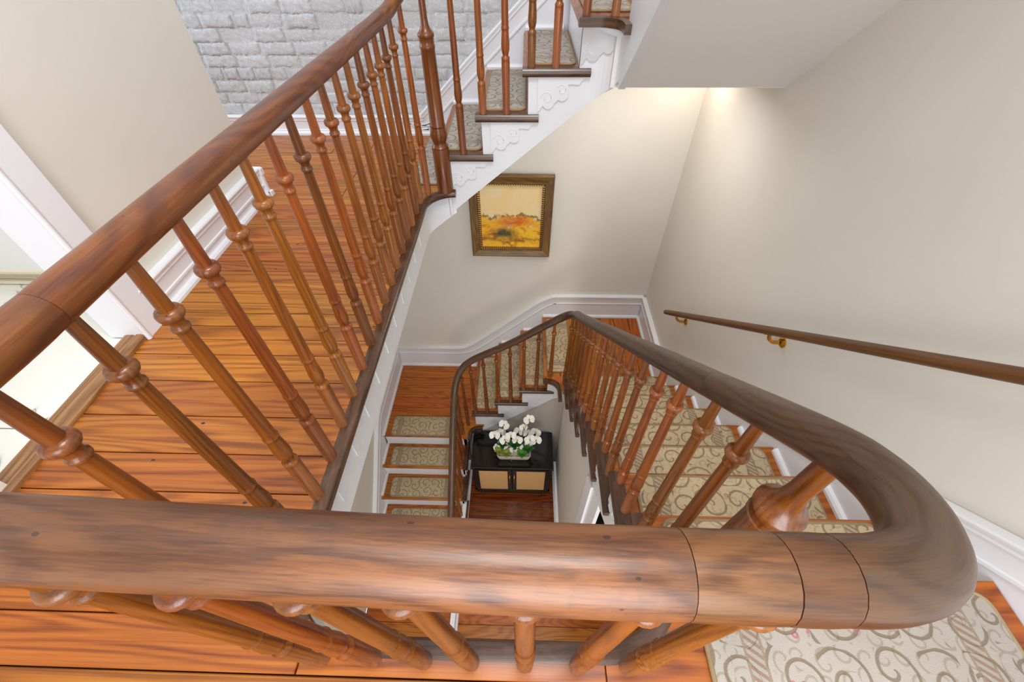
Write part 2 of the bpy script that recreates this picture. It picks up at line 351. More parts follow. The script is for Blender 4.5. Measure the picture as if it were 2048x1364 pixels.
def catmull(P, n=8):
    P = [Vector(p) for p in P]; out = []
    for i in range(len(P) - 1):
        a, b, c, d = P[max(i - 1, 0)], P[i], P[i + 1], P[min(i + 2, len(P) - 1)]
        for k in range(n):
            t = k / n; out.append(0.5 * ((2 * b) + (c - a) * t + (2 * a - 5 * b + 4 * c - d) * t * t + (3 * b - a - 3 * c + d) * t ** 3))
    out.append(P[-1]); return out

ZF = -1.2; RI = 0.2055; ZR = ZF - 9 * RI; ZL = ZR - 4 * RI; ZG = ZL - 4 * RI     # hall floor, right landing, left landing, ground
ZU = ZF + 4 * RI

# ------------------------------------------------------------------ walls
def wall(name, mat, x0, x1, y0, y1, z0, z1): return struct(MB().box(x0, x1, y0, y1, z0, z1).build(name, mat))
wall('wall_right', 'wall', 1.225, 1.35, -1.6, 3.4, ZG, 1.4)
wall('wall_back_lower', 'wall', -1.6, 1.225, 3.24, 3.4, ZG, ZF - 0.05)
wall('wall_back_stair', 'wall', -0.62, 1.225, 3.24, 3.4, ZF - 0.05, 1.4)
wall('wall_left_lower', 'wall', -1.6, -1.45, -1.6, 3.24, ZG, ZF - 0.215)
# left hall wall with doorway: far piece, header is out of sight above
wall('wall_left', 'wall', -1.62, -1.50, 1.115, 2.245, ZF, 1.4)
wall('wall_left_near', 'wall', -1.62, -1.50, -1.6, 0.50, ZF, 1.4)
wall('wall_left_header', 'wall', -1.62, -1.50, 0.50, 1.115, 0.9, 1.4)

# brick wall, painted white: backing plus individual bricks
bw = struct(MB().prism([(-2.75, ZF - 0.05), (-0.62, ZF - 0.05), (0.65, ZF + 1.0), (0.65, 0.9), (-2.75, 0.9)], 3.170, 3.24, lambda u, w, a: (u, a, w)).build('wall_back', 'brick'))
bvar = []
for k in range(7):
    rnd = random.Random(k); mb = MB(); nx, nz = 14, 5; L, H, D = 0.207, 0.067, 0.0075
    def bp(i, j, d): 
        ed = (i in (0, nx)) or (j in (0, nz))
        return (-L / 2 + L * i / nx + rnd.uniform(-.005, .005), -(d * (0.45 if ed else 1.0)) + rnd.uniform(-.0022, .0022), -H / 2 + H * j / nz + rnd.uniform(-.004, .004))
    vs = [bp(i, j, D) for j in range(nz + 1) for i in range(nx + 1)]
    vs += [(x * 1.03, 0.004, z * 1.05) for x, y, z in vs]
    N = (nx + 1) * (nz + 1); fs = [(j * (nx + 1) + i, j * (nx + 1) + i + 1, (j + 1) * (nx + 1) + i + 1, (j + 1) * (nx + 1) + i) for j in range(nz) for i in range(nx)]
    ring = [i for i in range(nx + 1)] + [j * (nx + 1) + nx for j in range(1, nz + 1)] + [nz * (nx + 1) + i for i in range(nx - 1, -1, -1)] + [j * (nx + 1) for j in range(nz - 1, 0, -1)]
    fs += [(ring[q], ring[q] + N, ring[(q + 1) % len(ring)] + N, ring[(q + 1) % len(ring)]) for q in range(len(ring))]
    bvar.append(mb.add(vs, fs).mesh('brick', 'brick', smooth=60))
z = ZF + 0.13; row = 0
while z < 0.05:
    x = -2.75 + random.uniform(0, 0.1); header = (row % 6 == 3)
    while x < 0.6:
        w = (0.105 if (header or random.random() < 0.1) else 0.205) * random.uniform(0.93, 1.06)
        if x > -0.5 + (z + 0.9) / 0.83 * 1.0 + 0.0 and z < 0.0: pass
        elif -2.72 < x:
            link('brick', bvar[random.randrange(7)], bw, (x + w / 2, 3.172 + random.uniform(-.003, .003), z + 0.031 + random.uniform(-.003, .003)), (0, random.uniform(-.02, .02), 0), (w / 0.212, random.uniform(.6, 1.3), random.uniform(.96, 1.06)))
        x += w + 0.003
    z += 0.0715; row += 1

# soffits and slabs
# upper landing underside, and the slope of the upper flight coming back towards the camera
struct(MB().box(0.40, 1.225, 2.26, 3.24, -0.645, -0.42).build('ceiling_landing', 'wall_white'))
SL = 0.83
mb = MB(); mb.prism([(2.262, -0.645), (0.3, -0.645 + SL * 1.96), (0.3, -0.44 + SL * 1.96), (2.262, -0.44)], 0.46, 1.225, lambda u, w, a: (a, u, w))
struct(mb.build('ceiling_slope', 'wall_white'))
struct(MB().box(-1.5, -0.575, -1.6, 3.24, ZF - 0.215, ZF - 0.05).build('ceiling_left', 'wall_white'))
struct(MB().box(-0.575, 1.225, -1.6, 0.13, ZF - 0.215, ZF - 0.05).build('ceiling_near', 'wall_white'))

# ------------------------------------------------------------------ plank floors
def plank(x0, x1, y0, y1, zt, mat, parent, axis='x', name='plank'):
    g = 0.0016
    return MB().box(x0 + g, x1 - g, y0 + g, y1 - g, zt - 0.022, zt + random.uniform(-.0008, .0008), 0.0022).build(name, mat, parent, axis)
fl = struct(MB().box(-2.7, -0.56, -1.6, 3.16, ZF - 0.05, ZF - 0.02).build('floor', 'dark'))
fl2 = struct(MB().box(-0.56, 1.2, -1.6, 0.14, ZF - 0.05, ZF - 0.02).build('floor_near', 'dark'))
ys = [-1.3, -1.13, -0.95, -0.80, -0.64, -0.49, -0.35, -0.2, -0.055, 0.088]
for a, b in zip(ys, ys[1:]): plank(-1.485, 1.2, a, b, ZF, 'floor', fl2)
plank(-1.485, -0.5, 0.088, 0.196, ZF, 'floor', fl2); plank(-0.5, 0.20, 0.088, 0.150, ZF, 'floor', fl2)
ys = [0.196, 0.30, 0.40, 0.50, 0.622, 0.759, 0.906, 1.032, 1.112, 1.187, 1.263, 1.389]
while ys[-1] < 2.10: ys.append(ys[-1] + random.uniform(0.066, 0.082))
for a, b in zip(ys, ys[1:]): plank(-1.485, -0.56, a, b, ZF, 'floor', fl)
y = ys[-1]
while y < 3.15:
    b = min(y + random.uniform(0.066, 0.08), 3.155); xe = -0.56 if y < 2.29 else -0.47
    c = random.choice([-1.05, -1.2, -1.3, None])
    if c: plank(-2.6, c, y, b, ZF, 'floor', fl); plank(c, xe, y, b, ZF, 'floor', fl)
    else: plank(-2.6, xe, y, b, ZF, 'floor', fl)
    y = b
MB().prism([(-0.56, 2.14), (-0.553, 2.14), (-0.553, 2.15)] + [(-0.40 - 0.153 * math.cos(math.radians(a)), 2.15 + 0.153 * math.sin(math.radians(a))) for a in range(0, 91, 10)] + [(-0.40, 2.36), (-0.56, 2.36)], ZF - .024, ZF - .0005, lambda u, w, a: (u, w, a)).build('plank', 'floor', fl, 'y')
# stair-head board that fills the curved corner
arc = [(0.20, 0.150)] + [(0.20 + 0.155 * math.sin(a), 0.305 - 0.155 * math.cos(a)) for a in [PI / 2 * k / 8 for k in range(1, 9)]]
poly = arc + [(0.356, 0.318), (1.196, 0.318), (1.196, 0.089), (0.20, 0.089)]
MB().prism(poly, ZF - 0.024, ZF, lambda u, w, a: (u, w, a)).build('plank', 'tread', fl2)

# landings
fr = struct(MB().box(0.37, 1.2, 2.30, 3.22, ZR - 0.06, ZR - 0.02).build('floor_right_landing', 'dark'))
MB().prism([(0.205, 2.40)] + [(0.235 + 0.133 * math.cos(math.radians(a)), 2.265 + 0.133 * math.sin(math.radians(a))) for a in range(90, -1, -10)] + [(0.368, 2.24), (0.43, 2.24), (0.43, 2.42), (0.205, 2.42)], ZR - .024, ZR, lambda u, w, a: (u, w, a)).build('plank', 'floor_low', fr, 'y')
xs = [0.205, 0.36, 0.51, 0.66, 0.80, 0.94, 1.09, 1.2]
for a, b in zip(xs, xs[1:]): plank(a, b, 2.42 if a < 0.4 else 2.25, 3.205, ZR, 'floor_low', fr, 'y')
flm = struct(MB().box(-1.43, -0.60, 2.30, 3.22, ZL - 0.06, ZL - 0.02).build('floor_left_landing', 'dark'))
MB().prism([(-0.39, 2.42), (-0.39, 2.398)] + [(-0.435 - 0.118 * math.sin(math.radians(a)), 2.28 + 0.118 * math.cos(math.radians(a))) for a in range(0, 91, 10)] + [(-0.553, 2.24), (-0.60, 2.24), (-0.60, 2.42)], ZL - .024, ZL, lambda u, w, a: (u, w, a)).build('plank', 'floor_low', flm)
yl = [2.28, 2.42, 2.50, 2.612, 2.747, 2.88, 3.025, 3.144, 3.205]
for a, b in zip(yl, yl[1:]): plank(-1.426, -0.47 if a > 2.41 else -0.60, a, b, ZL, 'floor_low', flm)
fg = struct(MB().box(-1.45, 1.225, -1.6, 3.24, ZG - 0.06, ZG - 0.02).build('floor_ground', 'dark'))
y = 2.43; yb = [2.43, 2.29, 2.15, 2.015, 1.90, 1.765]
while yb[-1] > -1.4: yb.append(yb[-1] - random.uniform(0.11, 0.15))
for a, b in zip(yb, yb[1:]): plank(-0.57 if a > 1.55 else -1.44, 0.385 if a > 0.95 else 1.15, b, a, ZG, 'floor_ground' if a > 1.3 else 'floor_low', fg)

# ------------------------------------------------------------------ balusters
def baluster_profile(bl, tot):
    n = bl  # neck height
    p = [(0, .0185), (n - .030, .0200), (n - .024, .0188), (n - .019, .0200), (n - .011, .0198), (n - .007, .0150), (n, .0132), (n + .004, .0150), (n + .020, .0188), (n + .038, .0198),
         (n + .060, .0183), (n + .090, .0162), (n + .096, .0160), (n + .099, .0182), (n + .105, .0185), (n + .109, .0164), (n + .115, .0162), (n + .28, .0148), (n + .455, .0124),
         (n + .460, .0124), (n + .463, .0155), (n + .469, .0155), (n + .472, .0125), (n + .480, .0130), (n + .487, .0150), (n + .490, .0200), (n + .495, .0222), (n + .501, .0222), (n + .506, .0195), (n + .508, .0130)]
    return p + [(tot, .0106)]
bcache = {}
def baluster(parent, base, top):
    base = Vector(base); top = Vector(top); L = (top - base).length; neck = max(0.06, round((L - 0.605) / 0.005) * 0.005); tot = round(L / 0.005) * 0.005
    key = (neck, tot)
    if key not in bcache: bcache[key] = MB().lathe(baluster_profile(neck, tot), 18).mesh('baluster', 'baluster', smooth=50)
    o = link('baluster', bcache[key], parent); o.location = base
    q = Vector((0, 0, 1)).rotation_difference((top - base).normalized()); o.rotation_euler = (q @ Matrix.Rotation(random.uniform(0, 6.28), 3, 'Z').to_quaternion()).to_euler()
    return o
def newel(parent, base, flare, top, rs=1.0):
    h = flare; k = h / 0.755
    p = [(0, .045), (.245 * k, .046), (.25 * k, .044), (.256 * k, .046), (.268 * k, .036), (.276 * k, .034), (.285 * k, .038), (.31 * k, .046), (.33 * k, .044), (.355 * k, .038), (.358 * k, .041), (.366 * k, .041), (.37 * k, .038),
         (.70 * k, .0335), (.703 * k, .036), (.712 * k, .036), (.715 * k, .0335), (h - .012, .034), (h - .008, .038), (h, .0385), (h + .004, .037), (h + .008, .033), (h + .018, .025), (h + .035, .0185), (h + .06, .0158), (top, .0148)]
    return MB().lathe([(z, r * rs) for z, r in p], 28).build('newel_post', 'newel', parent, smooth=45, loc=base)

def rail_segments(parent, pts, cuts, mats, r=0.0315, n=22):
    # cut the path at given arc fractions (indices) into timber lengths with hairline joints
    idx = [0] + cuts + [len(pts) - 1]
    for (a, b), m in zip(zip(idx, idx[1:]), mats):
        seg = [Vector(p) for p in pts[a:b + 1]]
        if a: seg[0] = seg[0] + (seg[1] - seg[0]).normalized() * 0.0003
        if b != len(pts) - 1: seg[-1] = seg[-1] + (seg[-2] - seg[-1]).normalized() * 0.0003
        MB().tube(seg, r, n, end=0.0005, sec=lambda c, s: (c, s * 0.98)).build('handrail', m, parent, smooth=60)
def rail_z(pts, x, y):
    best = min(range(len(pts)), key=lambda i: (pts[i][0] - x) ** 2 + (pts[i][1] - y) ** 2)
    # interpolate with neighbours
    res = []
    for j in (best - 1, best):
        if 0 <= j < len(pts) - 1:
            a, b = Vector(pts[j]), Vector(pts[j + 1]); d = (b - a); dd = d.x ** 2 + d.y ** 2
            t = 0 if dd < 1e-9 else max(0, min(1, ((x - a.x) * d.x + (y - a.y) * d.y) / dd)); q = a + d * t
            res.append(((q.x - x) ** 2 + (q.y - y) ** 2, q.z))
    return min(res)[1]

# --- hallway balustrade (left), climbing the upper flight
hb = thing('hall_balustrade', 'warm brown round handrail on turned balusters beside the hallway floor, rising up the upper flight', 'balustrade')
P = [(-0.50, 0.105, -0.335), (-0.56, 0.135, -0.34), (-0.587, 0.21, -0.345)] + [(-0.587, 0.21 + 0.11 * i, -0.348) for i in range(1, 17)] + [(-0.585, 2.06, -0.345), (-0.572, 2.16, -0.335), (-0.545, 2.25, -0.30), (-0.50, 2.315, -0.255), (-0.44, 2.342, -0.20), (-0.36, 2.345, -0.125)]
P += [(-0.36 + 0.1 * i, 2.345, -0.125 + 0.0847 * i) for i in range(1, 7)]
hall_path = catmull(P, 5)
jl = min(range(len(hall_path)), key=lambda i: (hall_path[i].y - 0.362) ** 2 + (hall_path[i].x + .587) ** 2)
j2 = min(range(len(hall_path)), key=lambda i: (hall_path[i] - Vector((-0.585, 2.06, -0.345))).length)
rail_segments(hb, hall_path, [jl, j2], ['rail_left', 'rail_left', 'rail_left'], 0.029)
for i in range(16):
    y = 0.258 + 0.1208 * i; baluster(hb, (-0.587, y, ZF), (-0.587, y, rail_z(hall_path, -0.587, y) - 0.024))
for x, y in [(-0.582, 2.18), (-0.553, 2.275)]: baluster(hb, (x, y, ZF), (x + 0.004, y, rail_z(hall_path, x, y) - 0.024))
newel(hb, (-0.458, 2.325, ZF), 0.755, rail_z(hall_path, -0.458, 2.335) - 0.012 - ZF)
ux = lambda k: -0.742 + 0.242 * k     # nosing x of upper tread k (1..4)
for k, x in [(1, -0.338), (2, -0.218), (2, -0.097), (3, 0.026), (3, 0.143), (4, 0.266)]:
    zt = ZF + RI * k; baluster(hb, (x, 2.345, zt), (x, 2.345, rail_z(hall_path, x, 2.345) - 0.024 if x < 0.2 else zt + 0.84))
baluster(hb, (0.385, 2.30, ZU), (0.385, 2.30, ZU + 0.84))
# the upper rail's wreath at the landing
MB().tube(catmull([(0.24, 2.345, 0.383), (0.33, 2.338, 0.45), (0.40, 2.29, 0.53), (0.425, 2.2, 0.61), (0.43, 2.0, 0.77), (0.43, 1.7, 1.02)], 6), 0.0315, 16, end=.001).build('handrail', 'rail_low', hb, smooth=60)

# --- main balustrade: front landing rail, round the stair head, down three flights
gb = thing('stair_balustrade', 'worn round handrail curving from the front landing down the lower flights on turned balusters', 'balustrade')
yr = lambda k: 0.302 + 0.2475 * k      # nosing y of right flight tread k
railR = lambda y: -1.043 - 0.83 * (y - 0.95)
P = [(-0.72, 0.104, -0.326), (-0.587, 0.104, -0.329), (-0.40, 0.101, -0.333), (-0.2, 0.097, -0.340), (0.0, 0.093, -0.345), (0.12, 0.092, -0.347), (0.22, 0.092, -0.351), (0.285, 0.097, -0.360), (0.336, 0.119, -0.382), (0.376, 0.168, -0.415), (0.396, 0.228, -0.452)]
P += [(0.40, 0.30 + 0.2 * i, railR(0.30 + 0.2 * i)) for i in range(10)]
P += [(0.40, 2.25, railR(2.25) + 0.005), (0.392, 2.33, -2.195), (0.365, 2.392, -2.25), (0.31, 2.418, -2.305), (0.22, 2.42, -2.372), (0.167, 2.42, -2.412), (-0.086, 2.42, -2.608), (-0.36, 2.42, -2.785), (-0.45, 2.418, -2.85), (-0.52, 2.405, -2.915), (-0.575, 2.365, -3.0), (-0.605, 2.29, -3.105), (-0.612, 2.19, -3.20)]
P += [(-0.614, 2.19 - 0.2 * i, -3.20 - 0.166 * i) for i in range(1, 6)]
main_path = catmull(P, 6)
def near(p): return min(range(len(main_path)), key=lambda i: (main_path[i] - Vector(p)).length)
cuts = [near((0.128, 0.092, -.347)), near((0.195, .092, -.35)), near((0.232, .0925, -.352)), near((0.40, 0.52, railR(.52))), near((0.17, 2.42, -2.41)), near((-0.61, 2.24, -3.16))]
rail_segments(gb, main_path, cuts, ['rail_front', 'rail_front', 'rail_front', 'rail_front', 'rail_right', 'rail_low', 'rail_low'])
for x in (-0.446, -0.328, -0.212, -0.105, 0.017, 0.136, 0.247):
    xt = x * 0.985 - 0.012; baluster(gb, (x, 0.122, ZF), (xt, 0.097, rail_z(main_path, xt, 0.095) - 0.024))
newel(gb, (0.392, 0.262, ZF), 0.562, railR(0.262) - 0.012 - ZF)
for k in range(1, 9):
    zt = ZF - RI * k
    for d in (0.157, 0.042):
        y = yr(k) - d; baluster(gb, (0.40, y, zt), (0.40, y, railR(y) - 0.026))
xm = lambda k: 0.222 - 0.242 * k       # nosing x of middle flight tread k
for x, y in [(0.388, 2.345), (0.262, 2.418)]: baluster(gb, (x, y, ZR), (x, y, rail_z(main_path, x, y) - 0.026))
for k in (1, 2, 3):
    for d in (0.040, 0.160):
        x = xm(k) + d; baluster(gb, (x, 2.42, ZR - RI * k), (x, 2.42, rail_z(main_path, x, 2.42) - 0.026))
for x, y in [(-0.555, 2.40), (-0.602, 2.30)]: baluster(gb, (x, y, ZL), (x, y, rail_z(main_path, x, y) - 0.026))
yl_ = lambda k: 2.25 - 0.247 * k
for k in (1, 2, 3):
    for d in (0.042, 0.157):
        y = yl_(k) + d; baluster(gb, (-0.606, y, ZL - RI * k), (-0.606, y, rail_z(main_path, -0.606, y) - 0.026))
newel(gb, (-0.612, 1.205, ZG), 0.66, rail_z(main_path, -0.612, 1.205) - 0.012 - ZG)

# ------------------------------------------------------------------ nosing strips along the open floor edges
def nosing_strip(parent, path, zt, mat='nosing', w=0.045):
    pts = [Vector((x, y, zt)) for x, y in path]
    def nrm(k):
        d = (pts[min(k + 1, len(pts) - 1)] - pts[max(k - 1, 0)]).normalized(); return Vector((d.y, -d.x, 0)), Vector((0, 0, 1))
    prof = [(-w, 0.002), (-0.010, 0.002), (-0.003, -0.002), (0, -0.010), (0, -0.022), (-0.004, -0.030), (-0.012, -0.034), (-w, -0.034)]
    return MB().sweep(pts, prof, nrm, True).build('nosing', mat, parent, smooth=40)
def arc2(cx, cy, r, a0, a1, n=10): return [(cx + r * math.cos(math.radians(a0 + (a1 - a0) * k / n)), cy + r * math.sin(math.radians(a0 + (a1 - a0) * k / n))) for k in range(n + 1)]
# walked so that the well lies on the right-hand side of the path
front = [(-0.44, 0.168), (0.20, 0.168)]
def offs(path, zt): return path
near_path = arc2(0.20, 0.328, 0.16, 0, -90)[::1] + [(0.05, 0.168), (-0.2, 0.168), (-0.42, 0.168)]
nosing_strip(fl2, near_path, ZF)
hall_edge = arc2(-0.425, 0.288, 0.12, 270, 180) + [(-0.545, 0.6 + 0.25 * i) for i in range(6)] + arc2(-0.40, 2.15, 0.145, 180, 90)
nosing_strip(fl, hall_edge, ZF)

# ------------------------------------------------------------------ sheet boards that follow a plan path
def wrap_board(name, mat, parent, cols, th):
    # cols (x, y, ztop, zbot); thickness to the left-hand side of the walk
    n = len(cols); vs = []
    for k, (x, y, a, b) in enumerate(cols):
        i = k
        while i < n - 1 and (cols[i + 1][0] - x) ** 2 + (cols[i + 1][1] - y) ** 2 < 1e-9: i += 1
        j = k
        while j > 0 and (cols[j - 1][0] - x) ** 2 + (cols[j - 1][1] - y) ** 2 < 1e-9: j -= 1
        p0 = cols[max(j - 1, 0)]; p1 = cols[min(i + 1, n - 1)]
        d = Vector((p1[0] - p0[0], p1[1] - p0[1], 0)).normalized(); nn = Vector((-d.y, d.x, 0)) * th
        vs += [(x, y, a), (x, y, b), (x + nn.x, y + nn.y, b), (x + nn.x, y + nn.y, a)]
    fs = [(0, 1, 2, 3), (4 * n - 4, 4 * n - 1, 4 * n - 2, 4 * n - 3)]
    for k in range(n - 1):
        same = (cols[k][0] - cols[k + 1][0]) ** 2 + (cols[k][1] - cols[k + 1][1]) ** 2 < 1e-9
        for i in range(4):
            if same and (i in (0, 2) or (i == 3 and abs(cols[k][2] - cols[k + 1][2]) < 1e-6) or (i == 1 and abs(cols[k][3] - cols[k + 1][3]) < 1e-6)): continue
            fs.append((4 * k + i, 4 * k + (i + 1) % 4, 4 * k + 4 + (i + 1) % 4, 4 * k + 4 + i))
    return MB().add(vs, fs).build(name, mat, parent)
# fascias under the floor edges
zt, zb = ZF - 0.034, ZF - 0.215
fas = [(x, y, zt, zb) for x, y in arc2(-0.425, 0.288, 0.14, 270, 180) + [(-0.565, 0.6 + 0.25 * i) for i in range(6)] + arc2(-0.40, 2.15, 0.165, 180, 170, 2)]
wrap_board('trim_hall_edge', 'stringer', None, fas, 0.02)['kind'] = 'structure'
fas = [(x, y, zt, zb - 0.0) for x, y in arc2(0.20, 0.328, 0.18, 0, -90) + [(-0.1, 0.148), (-0.425, 0.148)]]
wrap_board('trim_near_edge', 'stringer', None, fas, 0.02)['kind'] = 'structure'

# scroll outline shared by all brackets: (dx from right end, dz from tread top); dx grows uphill
def arcp(cx, cz, r, a0, a1, n=7): return [(cx + r * math.cos(math.radians(a0 + (a1 - a0) * k / n)), cz + r * math.sin(math.radians(a0 + (a1 - a0) * k / n))) for k in range(n + 1)]
SCR = [(-.238, -.185), (-.232, -.172), (-.226, -.166)] + arcp(-.197, -.148, .030, 205, 350) + [(-.160, -.146), (-.154, -.142)] + arcp(-.128, -.112, .029, 230, 385) + [(-.101, -.084), (-.102, -.068), (-.085, -.066), (-.05, -.069), (-.044, -.062), (-.040, -.052), (-.030, -.048), (-.027, -.036)]
def spiral(cx, cz, r, n=16): return [(cx + r * (1 - .75 * k / n) * math.cos(2.9 - .42 * k), cz + r * (1 - .75 * k / n) * math.sin(2.9 - .42 * k)) for k in range(n + 1)]
def bracket(parent, fn, depth=0.007, left=-.27, mat='stringer', curl=True):
    mb = MB(); poly = [(left, -.036), (left, -.19)] + SCR
    mb.prism(poly, 0, depth, fn)
    for s in (spiral(-.205, -.128, .032), spiral(-.133, -.092, .028)) if curl else ():
        mb.tube([fn(u, w, depth) for u, w in s], 0.0022, 6)
    return mb.build('scroll_bracket', mat, parent, smooth=35)

# ------------------------------------------------------------------ staircases
def box_pts(fn, t0, t1, w0, w1, z0, z1):
    vs = [fn(t, w, z) for z in (z0, z1) for w in (w0, w1) for t in (t0, t1)]
    return vs, [(0, 2, 3, 1), (4, 5, 7, 6), (0, 1, 5, 4), (2, 6, 7, 3), (0, 4, 6, 2), (1, 3, 7, 5)]
TH = 0.034
NPROF = [(0.0, -.030), (.012, -.034), (.020, -.032), (.027, -.025), (.030, -.017), (.027, -.008), (.020, -.002), (.012, 0)]   # rounded nose from the riser face outwards
def tread(parent, fn, t_rear, t_nose, w0, w1, zt, axis, mat, ret=None, nmat='nosing'):
    prof = [(t_rear, -TH), (t_nose - .03, -TH)] + [(t_nose - .03 + a, b) for a, b in NPROF] + [(t_rear, 0)]
    o = MB().prism([(t, zt + z) for t, z in prof], w0, w1, lambda t, z, w: fn(t, w, z)).build('tread', mat, parent, axis, smooth=35)
    if ret:
        ta, tb, wo = ret; wi = w1 + 0.0; sg = 1 if wo > wi else -1
        pr = [(wi - sg * .004, -.034), (wo - sg * .010, -.034), (wo - sg * .002, -.027), (wo, -.018), (wo - sg * .003, -.007), (wo - sg * .010, .001), (wi - sg * .03, .001), (wi - sg * .03, -.002), (wi - sg * .004, -.002)]
        MB().prism([(w, zt + z) for w, z in pr], ta, tb, lambda w, z, t: fn(t, w, z)).build('return_nosing', nmat, o, {'x': 'y', 'y': 'x'}[axis], smooth=40)
    return o
def riser(parent, fn, t, w0, w1, za, zb): w1 = w1 + (.012 if w0 > w1 else -.012); return MB().add(*box_pts(fn, t - .016, t, w0, w1, za, zb)).build('riser', 'trim', parent)

# right flight: t = y, wall at x 1.199, open side at x .385
rf = thing('long_staircase', 'long right hand flight dropping from the stair head to the far right landing', 'staircase')
fR = lambda t, w, z: (w, t, z)
for k in range(1, 9):
    tread(rf, fR, yr(k - 1) - .046, yr(k), 1.199, 0.385, ZF - RI * k, 'x', 'tread', (yr(k - 1) - .09, yr(k), 0.357))
for k in range(0, 9): riser(rf, fR, yr(k) - .030, 1.199, 0.385, ZF - RI * (k + 1), ZF - RI * k - TH)
bot = lambda y: -1.385 - 0.81 * y
cols = []
for k in range(0, 9):
    ya = 0.302 if k == 0 else yr(k - 1) - .03
    yb_ = yr(k) - .03 if k < 9 else 2.25
    zt_ = ZF - RI * k - TH
    if k == 0: cols += [(0.385, 0.31, zt_, bot(0.31))]; continue
    cols += [(0.385, ya, zt_, bot(ya)), (0.385, yb_, zt_, bot(yb_))]
cols += [(0.385, yr(8) - .03, ZR - TH, bot(yr(8) - .03))]
wrap_board('stringer', 'stringer', rf, cols[::-1], 0.03) if False else wrap_board('stringer', 'stringer', rf, cols, -0.03)
for k in range(1, 9): bracket(rf, lambda u, w, a, k=k: (0.385 - a, yr(k - 1) - .09 - u + 0.0, ZF - RI * k + w) if False else (0.385 - a, yr(k - 1) - .085 - u - .0, ZF - RI * k + w))
# middle flight: t = -x
mf = thing('short_staircase', 'short middle flight of three carpeted steps along the back wall above the black cabinet', 'staircase')
fM = lambda t, w, z: (-t, w, z)
xk = xm
for k in (1, 2, 3): tread(mf, fM, -xk(k - 1) - .046, -xk(k), 3.205, 2.412, ZR - RI * k, 'y', 'tread', (-xk(k - 1) - .088, -xk(k), 2.388))
for k in (0, 1, 2, 3): riser(mf, fM, -xk(k) - .03, 3.205, 2.412, ZR - RI * (k + 1), ZR - RI * k - TH)
tread(mf, fM, -0.30, -xk(0), 3.205, 2.412, ZR + 0.0005, 'y', 'tread')
mbot = lambda x: -3.986 + 0.835 * (x + 0.398)
cols = []
for a in range(0, 91, 10):   # from the right flight round the corner
    x = 0.245 + 0.14 * math.cos(math.radians(a)); y = 2.272 + 0.14 * math.sin(math.radians(a)); f = a / 90
    zb_ = (bot(2.27) - 0.0) * (1 - f) + mbot(0.245) * f - 0.02 * math.sin(PI * f) * -1; cols.append((x, y, ZR - TH, zb_))
cols.append((xk(0) + .03, 2.412, ZR - TH, mbot(xk(0) + .03)))
for k in (1, 2, 3):
    x0, x1 = xk(k - 1) + .03, xk(k) + .03; cols += [(x0, 2.412, ZR - RI * k - TH, mbot(x0)), (x1, 2.412, ZR - RI * k - TH, mbot(x1))]
cols += [(xk(3) + .03, 2.412, ZL - TH, mbot(xk(3) + .03))]
lbot = lambda y: ZL - 0.24 - 0.83 * (2.25 - y)
for a in range(0, 91, 10):
    x = -0.44 - 0.13 * math.sin(math.radians(a)); y = 2.282 + 0.13 * math.cos(math.radians(a)); f = a / 90; cols.append((x, y, ZL - TH, mbot(-0.44) * (1 - f) + lbot(2.28) * f))
wrap_board('stringer', 'stringer', mf, cols, -0.03)
for k in (1, 2, 3): bracket(mf, lambda u, w, a, k=k: (xk(k - 1) + .083 + u, 2.412 - a, ZR - RI * k + w), 0.006)
nosing_strip(mf, [(0.36, 2.14)] + arc2(0.235, 2.265, 0.125, 0, 90) + [(0.20, 2.390)], ZR, w=0.04) if False else nosing_strip(mf, ([(0.36, 2.16), (0.36, 2.2)] + arc2(0.235, 2.265, 0.125, 0, 90) + [(0.20, 2.390)])[::1], ZR, w=0.035)
nosing_strip(mf, [(-0.40, 2.390), (-0.43, 2.390)] + arc2(-0.435, 2.28, 0.11, 90, 180) + [(-0.545, 2.23)], ZL, w=0.035)
# left flight: t = -y
lf = thing('lower_staircase', 'lowest flight with white risers leading down from the left landing towards the ground floor', 'staircase')
fL = lambda t, w, z: (w, -t, z)
tread(lf, fL, -2.30, -yl_(0), -1.428, -0.57, ZL + 0.0005, 'x', 'tread')
for k in (1, 2, 3): tread(lf, fL, -yl_(k - 1) - .046, -yl_(k), -1.428, -0.57, ZL - RI * k, 'x', 'tread', (-yl_(k - 1) - .09, -yl_(k), -0.545))
for k in (0, 1, 2, 3): riser(lf, fL, -yl_(k) - .03, -1.428, -0.57, ZL - RI * (k + 1), ZL - RI * k - TH)
cols = [(-0.57, 2.28, ZL - TH, lbot(2.28)), (-0.57, yl_(0) + .03, ZL - TH, lbot(yl_(0) + .03))]
for k in (1, 2, 3):
    a, b = yl_(k - 1) + .03, yl_(k) + .03; cols += [(-0.57, a, ZL - RI * k - TH, max(lbot(a), ZG)), (-0.57, b, ZL - RI * k - TH, max(lbot(b), ZG))]
wrap_board('stringer', 'stringer', lf, cols, -0.03)
for k in (1, 2, 3): bracket(lf, lambda u, w, a, k=k: (-0.57 + a, yl_(k - 1) + .085 + u, ZL - RI * k + w))
